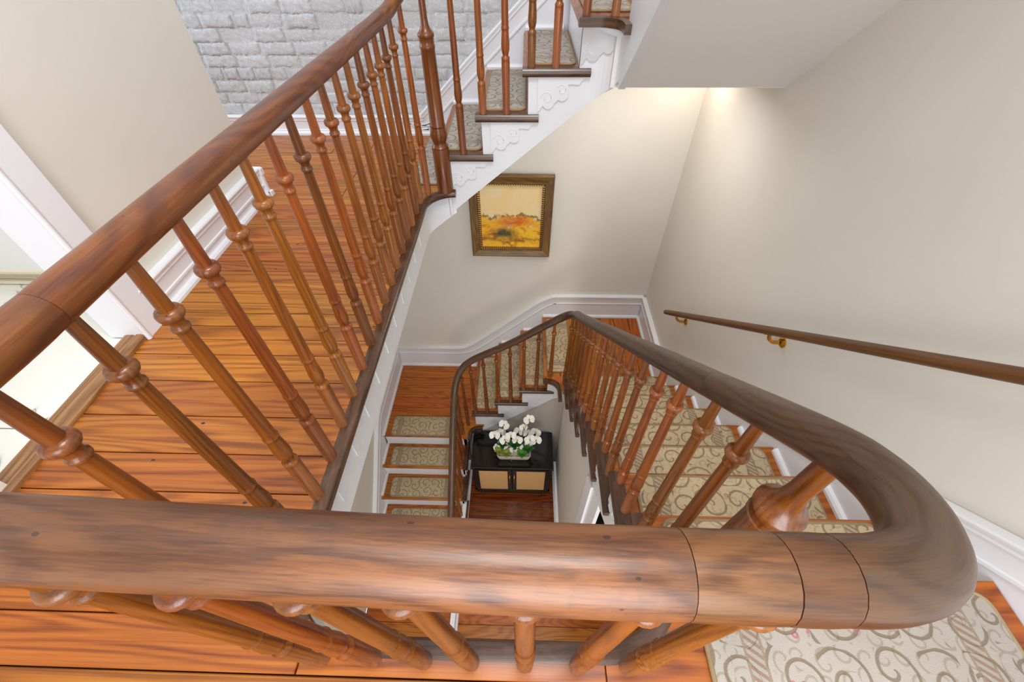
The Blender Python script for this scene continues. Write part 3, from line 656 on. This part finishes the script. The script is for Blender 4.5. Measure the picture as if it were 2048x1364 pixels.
# upper flight: descends towards -x
uf = thing('upper_staircase', 'upper flight climbing right from the hallway against the white brick, with scrolled white stringer', 'staircase')
uxk = lambda k: ux(k)
for k in (1, 2, 3): tread(uf, fM, -uxk(k + 1) - .046, -uxk(k), 3.13, 2.337, ZF + RI * k, 'y', 'tread_up', (-uxk(k + 1) - .085, -max(uxk(k), -0.436), 2.312))
tread(uf, fM, -1.19, -uxk(4), 3.13, 2.30, ZU, 'y', 'tread_up')
for k in (1, 2, 3, 4): riser(uf, fM, -uxk(k) - .03, 3.13, 2.337, ZF + RI * (k - 1), ZF + RI * k - TH)
ubot = lambda x: -1.444 + 0.8125 * (x + 0.556)
cols = []
for a in range(90, -1, -10):     # wreathed start at the landing, going back towards the camera
    x = 0.30 + 0.13 * math.cos(math.radians(90 - a) - PI / 2 + PI / 2) if False else 0.30 + 0.13 * math.sin(math.radians(90 - a)); 
    y = 2.207 + 0.13 * math.cos(math.radians(90 - a)); f = (90 - a) / 90
    cols.append((x, y, ZU - TH, ubot(0.30) + f * 0.155))
up_line = lambda y: -0.645 + SL * (2.26 - y) - 0.035
cols[-1] = (0.43, 2.207, ZU - TH, up_line(2.207))
for i in range(1, 8):
    y = 2.207 - 0.25 * i; cols += [(0.43, y + 0.25, ZU - TH + RI * i, up_line(y + 0.25)), (0.43, y, ZU - TH + RI * i, up_line(y))]
cols = cols[::-1]
cols.append((uxk(4) + .03, 2.337, ZU - TH, ubot(uxk(4) + .03)))
for k in (3, 2, 1):
    x0, x1 = uxk(k + 1) + .03, uxk(k) + .03; cols += [(x0, 2.337, ZF + RI * k - TH, ubot(x0)), (x1, 2.337, ZF + RI * k - TH, ubot(x1))]
cols += [(uxk(1) + .03, 2.337, ZF - TH, ubot(uxk(1) + .03)), (-0.45, 2.337, ZF - TH, ubot(-0.45))] if uxk(1) + .03 > -0.45 else [(-0.44, 2.337, ZF + RI - TH, ubot(-0.44)), (-0.44, 2.337, ZF - TH, ubot(-0.44))]
for a in range(0, 91, 10):
    f = a / 90; x = -0.41 - 0.155 * math.sin(math.radians(a)); y = 2.182 + 0.155 * math.cos(math.radians(a)); cols.append((x, y, ZF - TH, ubot(-0.44) * (1 - f) + (ZF - 0.215) * f - 0.05 * math.sin(PI * f) * 0.6))
wrap_board('stringer', 'stringer', uf, cols, -0.03)
for k in (1, 2, 3): bracket(uf, lambda u, w, a, k=k: (uxk(k + 1) + .085 + u, 2.337 - a, ZF + RI * k + w), 0.008, -.25 if k > 1 else -.24)
bracket(uf, lambda u, w, a: (-0.40 + u * 0.5, 2.337 - a + abs(min(0, u + .06)) * 0.18, ZF + w * 0.9), 0.008, -.24)
def wreath(u, w, a):
    q = (u + .25) / .223 * .235
    if q < .044: return (.256 + q, 2.337 - a, ZU + w)
    th = (q - .044) / .13; return (.30 + (.13 - a) * math.sin(th), 2.207 + (.13 - a) * math.cos(th), ZU + w)
bracket(uf, wreath, 0.008, -.25)
nosing_strip(uf, [(0.452, 2.12), (0.452, 2.17)][::1] + arc2(0.31, 2.175, 0.142, 0, 90) + [(0.228, 2.317)], ZU, w=0.05)
# soffit of the upper flight
mb = MB(); mb.prism([(-0.60, ubot(-0.60) + 0.02), (0.45, ubot(0.45) + 0.02), (0.45, ubot(0.45) + 0.06), (-0.60, ubot(-0.60) + 0.06)], 2.34, 3.24, lambda u, w, a: (u, a, w)); mb.build('soffit', 'wall_white', uf)
# running scroll under the hall edge
for i in range(12): bracket(uf if False else fl, lambda u, w, a, i=i: (-0.565 + a, 2.12 - 0.158 * i + u * 0.64, ZF + w * 0.68 - .008), 0.004, -.25, curl=False)

# ------------------------------------------------------------------ panelling under the lower stairs
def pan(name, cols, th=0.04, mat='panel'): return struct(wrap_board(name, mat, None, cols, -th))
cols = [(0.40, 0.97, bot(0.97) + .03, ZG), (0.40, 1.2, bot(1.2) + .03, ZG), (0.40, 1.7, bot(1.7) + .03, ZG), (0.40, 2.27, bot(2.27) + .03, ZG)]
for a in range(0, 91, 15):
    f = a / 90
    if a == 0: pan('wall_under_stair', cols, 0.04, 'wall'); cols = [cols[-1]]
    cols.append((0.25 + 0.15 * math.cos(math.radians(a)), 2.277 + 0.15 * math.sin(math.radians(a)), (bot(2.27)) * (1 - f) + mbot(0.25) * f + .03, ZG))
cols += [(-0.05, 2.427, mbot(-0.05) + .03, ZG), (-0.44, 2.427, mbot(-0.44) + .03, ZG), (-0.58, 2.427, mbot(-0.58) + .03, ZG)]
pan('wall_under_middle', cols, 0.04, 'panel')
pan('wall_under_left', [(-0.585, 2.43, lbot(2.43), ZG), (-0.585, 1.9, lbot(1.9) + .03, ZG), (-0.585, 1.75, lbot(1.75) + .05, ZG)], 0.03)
# closet door casing under the right flight, its top cut by the stringer
cs = struct(MB().prism([(1.068, bot(1.068) + .02), (1.068, ZG), (0.965, ZG), (0.965, bot(0.965) + .02)], 0.372, 0.40, lambda u, w, a: (a, u, w)).build('trim_closet_casing', 'trim'))
MB().prism([(0.962, bot(0.962) + .02), (0.962, ZG), (0.835, ZG), (0.835, bot(0.835) + .02)], 0.384, 0.402, lambda u, w, a: (a, u, w)).build('jamb', 'trim', cs)
struct(MB().box(1.17, 1.20, 0.2, 1.6, ZG, -3.2).build('closet_shade_sheet', 'dark')); struct(MB().box(0.45, 1.2, 2.18, 2.2, ZG, -3.15).build('closet_shade_end', 'dark'))  # near-black sheets that put the closet's darkness into the colour

# ------------------------------------------------------------------ baseboards and stair skirts
BP = [(-.02, 0), (.020, 0), (.0225, -.006), (.021, -.014), (.016, -.022), (.0165, -.030), (.010, -.040), (.007, -.062), (.0075, -.090), (.012, -.094), (.012, -.103), (.004, -.112), (-.02, -.112)]
def skirt(name, path, wallface, out, fn, drop, shoe=None):
    # path (u, ztop) in the wall plane; fn(u, z, o) -> world
    mb = MB(); n = len(path)
    def dirn(k):
        a = Vector(path[max(k - 1, 0)]); b = Vector(path[min(k + 1, n - 1)]); return (b - a).normalized()
    vs = []; 
    for k, (u, z) in enumerate(path):
        d = dirn(k); nn = Vector((-d.y, d.x)); nn = nn if nn.y > 0 else -nn
        for o, h in BP: vs.append(fn(u + nn.x * h, z + nn.y * h, o))
    m = len(BP); fs = [(k * m + i, k * m + (i + 1) % m, (k + 1) * m + (i + 1) % m, (k + 1) * m + i) for k in range(n - 1) for i in range(m)] + [tuple(range(m)), tuple(range((n - 1) * m, n * m))]
    mb.add(vs, fs)
    vs = []
    for k, (u, z) in enumerate(path):
        dz = drop(u) if callable(drop) else drop
        vs += [fn(u, z - .05, -.02), fn(u, z - .05, .003), fn(u, z - dz, .003), fn(u, z - dz, -.02)]
    fs = [(4 * k + i, 4 * k + (i + 1) % 4, 4 * k + 4 + (i + 1) % 4, 4 * k + 4 + i) for k in range(n - 1) for i in range(4)] + [(0, 1, 2, 3), (4 * n - 4, 4 * n - 3, 4 * n - 2, 4 * n - 1)]
    mb.add(vs, fs)
    o = struct(mb.build(name, 'trim', smooth=25))
    for (u0, u1, z0) in shoe or []:
        pr = [(0, 0), (.022, 0), (.022, .014), (.016, .024), (.006, .028), (0, .028)]
        MB().add([fn(u, z0 + h, q) for u in (u0, u1) for q, h in pr], [(i, (i + 1) % 6, (i + 1) % 6 + 6, i + 6) for i in range(6)] + [(0, 1, 2, 3, 4, 5), (6, 7, 8, 9, 10, 11)]).build('shoe_moulding', 'trim', o, smooth=25)
    return o
def smooth_path(P, n=5): return [(p.x, p.y) for p in catmull([(u, z, 0) for u, z in P], n)]
fB = lambda u, z, o: (u, 3.222 - o, z)
skirt('baseboard_back', smooth_path([(-1.43, -3.555), (-1.0, -3.555), (-0.74, -3.553), (-0.66, -3.54), (-0.58, -3.50), (-0.50, -3.437), (-0.2, -3.17), (0.07, -2.925), (0.14, -2.865), (0.205, -2.818), (0.27, -2.785), (0.35, -2.768), (0.8, -2.765), (1.2, -2.765)]), 3.24, 1, fB,
      lambda u: 0.40, [(-1.43, -0.53, ZL), (xk(1) + .035, xk(0), ZR - RI), (xk(2) + .035, xk(1) + .03, ZR - 2 * RI), (xk(3) + .035, xk(2) + .03, ZR - 3 * RI), (0.215, 1.2, ZR)])
fRw = lambda u, z, o: (1.203 - o, u, z)
skirt('baseboard_right', smooth_path([(-1.6, -0.955), (0.0, -0.955), (0.13, -0.958), (0.20, -0.975), (0.27, -1.005), (0.373, -1.078), (1.0, -1.585), (2.0, -2.39), (2.30, -2.632), (2.40, -2.705), (2.48, -2.748), (2.57, -2.765), (2.9, -2.765), (3.21, -2.765)]), 1.225, -1, fRw,
      lambda u: 0.47, [(2.30, 3.2, ZR)] + [(yr(k - 1) - .03, yr(k) - .03, ZF - RI * k) for k in range(1, 9)])
fLw = lambda u, z, o: (-1.432 + o, u, z)
skirt('baseboard_left', smooth_path([(3.21, -3.555), (2.7, -3.555), (2.40, -3.557), (2.32, -3.568), (2.25, -3.60), (2.17, -3.66), (1.68, -4.10), (1.2, -4.50)]), -1.45, 1, fLw, lambda u: 0.34 if u > 2.25 else 0.45, [(2.25, 3.2, ZL)] + [(yl_(k - 1) + .03, yl_(k) + .03, ZL - RI * k) for k in (1, 2, 3)])
fH = lambda u, z, o: (-1.486 + o, u, z)
bhall = skirt('baseboard_hall', [(1.20, -1.035), (1.6, -1.035), (2.262, -1.035)], -1.5, 1, fH, 0.165, [(1.20, 2.268, ZF)])
MB().box(-1.62, -1.462, 2.246, 2.262, ZF, -1.075).build('return_board', 'trim', bhall); MB().box(-1.62, -1.452, 2.246, 2.276, ZF, ZF + .026).build('shoe_moulding', 'trim', bhall); MB().box(-1.62, -1.456, 2.246, 2.270, -1.075, -1.034, .008).build('return_cap', 'trim', bhall)
fBr = lambda u, z, o: (u, 3.152 - o, z)
skirt('baseboard_brick', smooth_path([(-2.6, -1.072), (-1.5, -1.072), (-0.79, -1.072), (-0.74, -1.06), (-0.70, -1.03), (-0.4, -0.752), (0.0, -0.40), (0.45, -0.01)]), 0, 1, fBr, lambda u: 0.128 if u < -0.72 else 0.42, [(-2.6, uxk(1), ZF)] + [(uxk(k) + .01, uxk(k + 1), ZF + RI * k) for k in (1, 2, 3)])
for s, nm, x0 in ((1, 'baseboard_ground_right', 0.40), (-1, 'baseboard_ground_left', -0.585)):
    skirt(nm, [(1.07 if s > 0 else 0.2, ZG + 0.26), (2.29, ZG + 0.26)], 0, 1, (lambda u, z, o: (0.397 - o, u, z)) if s > 0 else (lambda u, z, o: (-0.582 + o, u, z)), 0.26, [((1.07 if s > 0 else 0.2), 2.29, ZG)])

# ------------------------------------------------------------------ doorway to the tiled bathroom
dc = struct(MB().box(-1.505, -1.466, 1.114, 1.212, ZF, 0.9).build('trim_door_casing', 'trim'))
MB().tube([(-1.470, 1.113, ZF), (-1.470, 1.113, 0.9)], 0.0095, 10, up=(1, 0, 0)).build('casing_bead', 'trim', dc, smooth=60)
MB().box(-1.626, -1.485, 1.113, 1.125, ZF, 0.9).build('jamb', 'trim', dc)
thr = thing('door_threshold', 'light oak threshold strip between the hallway planks and the marble bathroom floor', 'threshold')
pr = [(-1.565, 0), (-1.565, .012), (-1.552, .016), (-1.528, .017), (-1.52, .012), (-1.512, .020), (-1.492, .022), (-1.480, .014), (-1.478, 0)]
MB().prism(pr, 0.40, 1.128, lambda u, w, a: (u, a, ZF + w)).build('strip', 'threshold', thr, 'y', smooth=30)
bf = struct(MB().box(-3.4, -1.56, -0.8, 1.6, ZF - 0.06, ZF - 0.03).build('floor_bathroom', 'dark'))
for x0, x1 in ((-3.4, -2.75), (-2.749, -1.562)):
    for y0, y1 in ((-0.8, -0.1), (-0.098, 0.70), (0.702, 1.45)): MB().box(x0 + .001, x1 - .001, y0 + .001, y1 - .001, ZF - .03, ZF - .006, .001).build('marble_tile', 'marble', bf)
wb = struct(MB().box(-3.4, -1.62, 1.45, 1.6, ZF, 1.0).build('wall_bathroom', 'tile_wall'))
for z0, z1, d, m in ((0, .026, .016, 'threshold_cream'), (.026, .034, .024, 'tile_beige'), (.034, .046, .018, 'threshold_cream'), (.046, .052, .026, 'tile_beige'), (.052, .066, .012, 'threshold_cream')):
    MB().box(-3.4, -1.62, 1.45 - d, 1.452, ZF + z0, ZF + z1).build('tile_trim', m, wb)
struct(MB().box(-3.45, -3.4, -0.8, 1.6, ZF, 1.0).build('wall_bathroom_end', 'marble'))

# ------------------------------------------------------------------ wall handrail
wr = thing('wall_handrail', 'straight dark oak handrail on brass brackets along the right wall', 'handrail')
hz = lambda y: -2.303 + 0.8237 * (2.497 - y)
MB().tube([(1.14, 2.497 - 0.1 * i, hz(2.497 - 0.1 * i)) for i in range(27)], 0.0205, 18, end=.002).build('rail', 'wall_rail', wr, smooth=50)
for y in (2.30, 1.385, 0.45):
    z0 = hz(y); b = MB().tube(catmull([(1.203, y, z0 - .075), (1.175, y, z0 - .072), (1.150, y, z0 - .05), (1.142, y, z0 - .022)], 4), lambda t: 0.0105 - .003 * t, 10).build('bracket', 'brass', wr, smooth=60)
    mb = MB().lathe([(0, .026), (.006, .026), (.011, .020), (.016, .011)], 16); f = mb.build('wall_plate', 'brass', b, smooth=40, loc=(1.203 + .022, y, z0 - .075)); f.rotation_euler = (0, -PI / 2, 0)
    MB().box(-.009, .009, -.03, .03, -.003, .003).build('rail_saddle', 'brass', b, loc=(1.141, y, z0 - .023)).rotation_euler = (-0.69, 0, 0)

# ------------------------------------------------------------------ carpet treads
def rug(label, center, L, Dp, rot, zt, mat='rug', group='carpet treads on the stairs'):
    o = thing('carpet_tread', label, 'rug', (center[0], center[1], zt), group); o.rotation_euler = (0, 0, rot)
    r = 0.035; out = []
    for cx, cy, a0 in ((L / 2 - r, Dp / 2 - r, 0), (-L / 2 + r, Dp / 2 - r, 90), (-L / 2 + r, -Dp / 2 + r, 180), (L / 2 - r, -Dp / 2 + r, 270)): out += arc2(cx, cy, r, a0, a0 + 90, 5)
    n = len(out); h = 0.011
    vs = [(x, y, 0) for x, y in out] + [(x, y, h - .003) for x, y in out] + [(x * (1 - .006 / (L / 2)), y * (1 - .006 / (Dp / 2)), h) for x, y in out]
    fs = [tuple(range(n))[::-1], tuple(range(2 * n, 3 * n))] + [(k * n + i, k * n + (i + 1) % n, (k + 1) * n + (i + 1) % n, (k + 1) * n + i) for k in (0, 1) for i in range(n)]
    MB().add(vs, fs).build('pile', mat, o, smooth=50)
    MB().tube([(x, y, .0065) for x, y in out], 0.0062, 6, closed=True).build('binding', 'binding', o, smooth=60)
    return o
ORD = ['first', 'second', 'third', 'fourth', 'fifth', 'sixth', 'seventh', 'eighth']
rug('large pale scrolled carpet tread at the stair head in the bottom right corner', (0.79, 0.165), 0.71, 0.25, 0, ZF, 'rug_top')
for k in range(1, 9):
    rug('beige scrolled carpet tread on the %s step down the long right hand flight' % ORD[k - 1], (0.80, yr(k) - .125), 0.68, 0.205, 0, ZF - RI * k)
rug('beige carpet tread at the edge of the far right landing, above the short middle flight', (xk(0) + .125, 2.82), 0.70, 0.215, PI / 2, ZR + .001)
for k in (1, 2, 3): rug('beige scrolled carpet tread on the %s step down the short middle flight' % ORD[k - 1], (xk(k) + .146, 2.815), 0.69, 0.212, PI / 2, ZR - RI * k)
rug('beige carpet tread lying on the left landing in front of its bare planks', (-1.02, 2.373), 0.66, 0.225, 0, ZL + .001)
for k in (1, 2, 3): rug('beige carpet tread on the %s step down the lowest flight with white risers' % ORD[k - 1], (-1.02, yl_(k) + .128), 0.66, 0.205, 0, ZL - RI * k)
rug('pale carpet tread lying on the hallway floor at the foot of the upper flight', (-0.575, 2.74), 0.70, 0.20, PI / 2, ZF + .001, 'rug_top')
for k in (1, 2, 3, 4): rug('pale carpet tread on the %s step up the upper flight beside the white brick' % ORD[k - 1] if k < 4 else 'pale carpet tread on the upper landing at the top edge of the photo', (uxk(k) + .148, 2.735), 0.70, 0.215, PI / 2, ZF + RI * k + (.001 if k == 4 else 0), 'rug_top')

# ------------------------------------------------------------------ framed painting on the back wall
pt = thing('framed_painting', 'abstract orange and yellow landscape painting in a carved brown gilt frame on the back wall', 'painting', (-0.108, 3.215, -1.897))
w2, h2 = 0.345, 0.378; fw = 0.092
fp = [(0, 0), (0, -.030), (.010, -.036), (.030, -.032), (.045, -.024), (.062, -.022), (.066, -.026), (.070, -.026), (.072, -.016), (.090, -.014), (fw, -.012), (fw, 0)]
cor = [(-w2, -h2), (w2, -h2), (w2, h2), (-w2, h2)]; din = [(1, 1), (-1, 1), (-1, -1), (1, -1)]
for i in range(4):
    j = (i + 1) % 4; mb = MB(); m = len(fp)
    vs = [(cor[q][0] + din[q][0] * a, b, cor[q][1] + din[q][1] * a) for q in (i, j) for a, b in fp]
    mb.add(vs, [(k, (k + 1) % m, (k + 1) % m + m, k + m) for k in range(m)] + [tuple(range(m)), tuple(range(m, 2 * m))]).build('frame_rail', 'frame', pt, 'x' if i % 2 == 0 else 'z', smooth=30)
mb = MB()
iw, ih = w2 - .082, h2 - .082
for i in range(28):
    x = -iw + 2 * iw * (i + .5) / 28
    for z in (-ih, ih): mb.box(x - .0055, x + .0055, -.030, -.012, z - .009, z + .009)
for i in range(31):
    z = -ih + 2 * ih * (i + .5) / 31
    for x in (-iw, iw): mb.box(x - .009, x + .009, -.030, -.012, z - .0055, z + .0055)
mb.build('dentil_beading', 'gold', pt)['kind'] = 'stuff'
MB().box(-w2 + fw - .003, w2 - fw + .003, -.010, -.004, -h2 + fw - .003, h2 - fw + .003).build('canvas', 'canvas', pt)
pt.rotation_euler = (math.radians(-0.6), math.radians(0.5), 0)

# ------------------------------------------------------------------ black cabinet
cb = thing('black_cabinet', 'black two door cabinet with tan cane panels standing under the stairs', 'cabinet')
cx0, cx1, cy0, cy1, ct = -0.503, 0.336, 1.978, 2.405, -3.995
MB().box(cx0, cx1, cy0, cy1, ct - .028, ct, .003).build('cabinet_top', 'black', cb)
zb0 = ct - .545
mb = MB(); mb.box(cx0 + .012, cx0 + .035, cy0 + .012, cy1 - .005, zb0, ct - .028); mb.box(cx1 - .035, cx1 - .012, cy0 + .012, cy1 - .005, zb0, ct - .028)
mb.box(cx0 + .012, cx1 - .012, cy0 + .012, cy1 - .005, zb0, zb0 + .03); mb.box(cx0 + .035, cx1 - .035, cy1 - .02, cy1 - .005, zb0 + .03, ct - .028); mb.build('carcass', 'black', cb)
xc = (cx0 + cx1) / 2
for s in (-1, 1):
    xa, xb = (cx0 + .036, xc - .003) if s < 0 else (xc + .003, cx1 - .036); za, zc = zb0 + .012, ct - .034
    d = MB(); t = .05
    y0, y1 = cy0 - .004, cy0 + .014
    d.box(xa, xa + t * .85, y0, y1, za, zc); d.box(xb - t * .85, xb, y0, y1, za, zc); d.box(xa + t * .85, xb - t * .85, y0, y1, za, za + t * .8); d.box(xa + t * .85, xb - t * .85, y0, y1, zc - t * .5, zc)
    do = d.build('door', 'black', cb)
    MB().box(xa + t * .85, xb - t * .85, y0 + .006, y1 - .004, za + t * .8, zc - t * .5).build('cane_panel', 'cane', do)
    xh = xb - .020 if s < 0 else xa + .020
    MB().tube([(xh, y0, ct - .16), (xh, y0 - .022, ct - .165), (xh, y0 - .022, ct - .285), (xh, y0, ct - .29)], 0.0055, 8, up=(1, 0, 0)).build('handle', 'gold', do, smooth=50)
for x in (cx0 + .09, cx1 - .075):
    for y in (cy0 + .03, cy1 - .06):
        MB().lathe([(0, .010), (zb0 - ZG - .02, .020), (zb0 - ZG, .022)], 12).build('leg', 'black', cb, smooth=40, loc=(x, y, ZG))

# ------------------------------------------------------------------ orchids in a planter
og = thing('orchid_arrangement', 'white orchids with green succulents in a cream mosaic planter on the black cabinet', 'plant', (-0.066, 2.165, ct))
ox, oy, oz = -0.066, 2.165, ct
def rrect(w, d, r, n=4):
    out = []
    for cx, cy, a0 in ((w - r, d - r, 0), (-w + r, d - r, 90), (-w + r, -d + r, 180), (w - r, -d + r, 270)): out += arc2(cx, cy, r, a0, a0 + 90, n)
    return out
lv = [(0, .135, .045), (.02, .15, .056), (.075, .165, .066), (.082, .163, .064), (.074, .152, .054), (.06, .15, .052)]
vs = []; fs = []
for z, w, d in lv: vs += [(x, y, z) for x, y in rrect(w, d, .02)]
vs = [(x * 1.04, y - .045, z * 1.2) for x, y, z in vs]
n = len(vs) // len(lv)
fs = [(k * n + i, k * n + (i + 1) % n, (k + 1) * n + (i + 1) % n, (k + 1) * n + i) for k in range(len(lv) - 1) for i in range(n)] + [tuple(range(n))[::-1], tuple(range((len(lv) - 1) * n, len(lv) * n))]
MB().add(vs, fs).build('planter', 'stone', og, smooth=40)
def petal(mb, ang, r, w, tilt, cup=0.2):
    ca, sa = math.cos(ang), math.sin(ang); vs = []
    prof = [(0.06, .22), (.28, .72), (.55, 1.0), (.8, .86), (.96, .45)]
    for t, ww in prof:
        for s in (-1, 0, 1):
            a = t * r; b = s * ww * w; h = cup * a * a / r + tilt * a - (abs(s) * .12 * w)
            vs.append((ca * a - sa * b, sa * a + ca * b, h))
    fs = [(3 * k + i, 3 * k + i + 1, 3 * k + 4 + i, 3 * k + 3 + i) for k in range(4) for i in (0, 1)]
    mb.add(vs, fs)
fl_v = []
for q in range(3):
    mb = MB(); rn = random.Random(q)
    for a in (90, 210, 330): petal(mb, math.radians(a), .046, .017, .05 + rn.uniform(-.1, .2))
    for a in (10, 170): petal(mb, math.radians(a), .050, .028, .02 + rn.uniform(-.1, .15))
    fl_v.append(mb.mesh('orchid_flower', 'petal', smooth=80))
cen = MB().lathe([(0, .002), (.004, .008), (.012, .007), (.017, .002)], 8).mesh('flower_centre', 'yellow', smooth=60)
FL = [(-0.165, 2.247, -3.615), (-0.203, 2.247, -3.766), (-0.253, 2.15, -3.65), (-0.095, 2.12, -3.60), (-0.156, 2.15, -3.734), (-0.019, 2.234, -3.705), (0.072, 2.23, -3.735), (0.079, 2.208, -3.451), (0.151, 2.226, -3.706), (-0.032, 2.136, -3.706), (-0.178, 2.135, -3.804), (0.09, 2.11, -3.641), (0.153, 2.126, -3.694), (-0.073, 2.124, -3.878), (-0.01, 2.143, -3.84), (-0.238, 2.16, -3.893), (0.08, 2.157, -3.819), (0.028, 2.223, -3.613)]
sm = MB()
for i, p in enumerate(FL):
    loc = Vector((p[0] - ox, p[1] - oy, p[2] - oz)); view = (-Vector(p)).normalized()
    tilt = Vector((random.uniform(-.35, .35), random.uniform(-.5, .15), random.uniform(-.1, .3))); qd = (view + tilt + Vector((0, -.35, 0))).normalized().to_track_quat('Z', 'Y')
    f = link('orchid_flower', fl_v[i % 3], og, loc); sc = 1.12 if i < 13 else 0.85; f.scale = (sc,) * 3
    f.rotation_euler = (qd @ Matrix.Rotation(random.uniform(-.5, .5), 3, 'Z').to_quaternion()).to_euler()
    link('flower_centre', cen, f)
for bx, ids in ((-.09, (3, 0, 1, 4, 2, 10)), (.07, (7, 11, 17, 5, 6, 9)), (.10, (12, 8, 16, 14))):
    for i in ids:
        a = Vector((FL[i][0] - ox, FL[i][1] - oy, FL[i][2] - oz)); sm.tube(catmull([(bx, 0, .07), (bx * .8 + a.x * .25, .03, max(.12, a.z * .6)), (a.x, a.y + .02, a.z - .012)], 4), .0024, 6)
sm.build('stems', 'stem', og, smooth=60)
def rosette(x, y, z, r, mat, n=16, up=.6):
    mb = MB()
    for k in range(n):
        a = k * 2.4; t = k / n; L = r * (1 - .6 * t); tl = up * (.25 + 1.5 * t); w = L * .3; ca, sa = math.cos(a), math.sin(a); vs = []
        for s, ww, hh in ((0.05, .35, 0), (.45, .9, .02), (.8, .8, .02), (1.0, .1, 0)):
            for q in (-1, 0, 1):
                aa = L * s; b = q * ww * w; vs.append((ca * aa - sa * b, sa * aa + ca * b, aa * tl - abs(q) * -.006 + hh * r))
        mb.add(vs, [(3 * j + i, 3 * j + i + 1, 3 * j + 4 + i, 3 * j + 3 + i) for j in range(3) for i in (0, 1)])
    return mb.build('succulent', mat, og, smooth=70, loc=(x - ox, y - oy - .025, z - oz + .028))
rosette(-0.142, 2.10, -3.90, .055, 'leaf3', up=.5); rosette(0.012, 2.10, -3.90, .058, 'leaf', 20, .5); rosette(-0.215, 2.12, -3.89, .06, 'leaf3', 14, .3); rosette(0.075, 2.14, -3.87, .07, 'leaf2', 14, .5); rosette(-0.18, 2.16, -3.83, .07, 'leaf2', 14, .6); rosette(-0.06, 2.16, -3.83, .075, 'leaf2', 16, .6)
tr = MB()
for k in range(9):
    a = math.radians(40 * k); tr.lathe([(0, .002), (.006, .007), (.014, .006), (.02, .001)], 6, -0.094 - ox + .008 * math.cos(a), 2.085 - oy + .006 * math.sin(a) - .02)
    tr.v[-24:] = [(x, y, z + .075 - .011 * k) for x, y, z in tr.v[-24:]]
tr.build('trailing_sprig', 'leaf2', og, smooth=60)
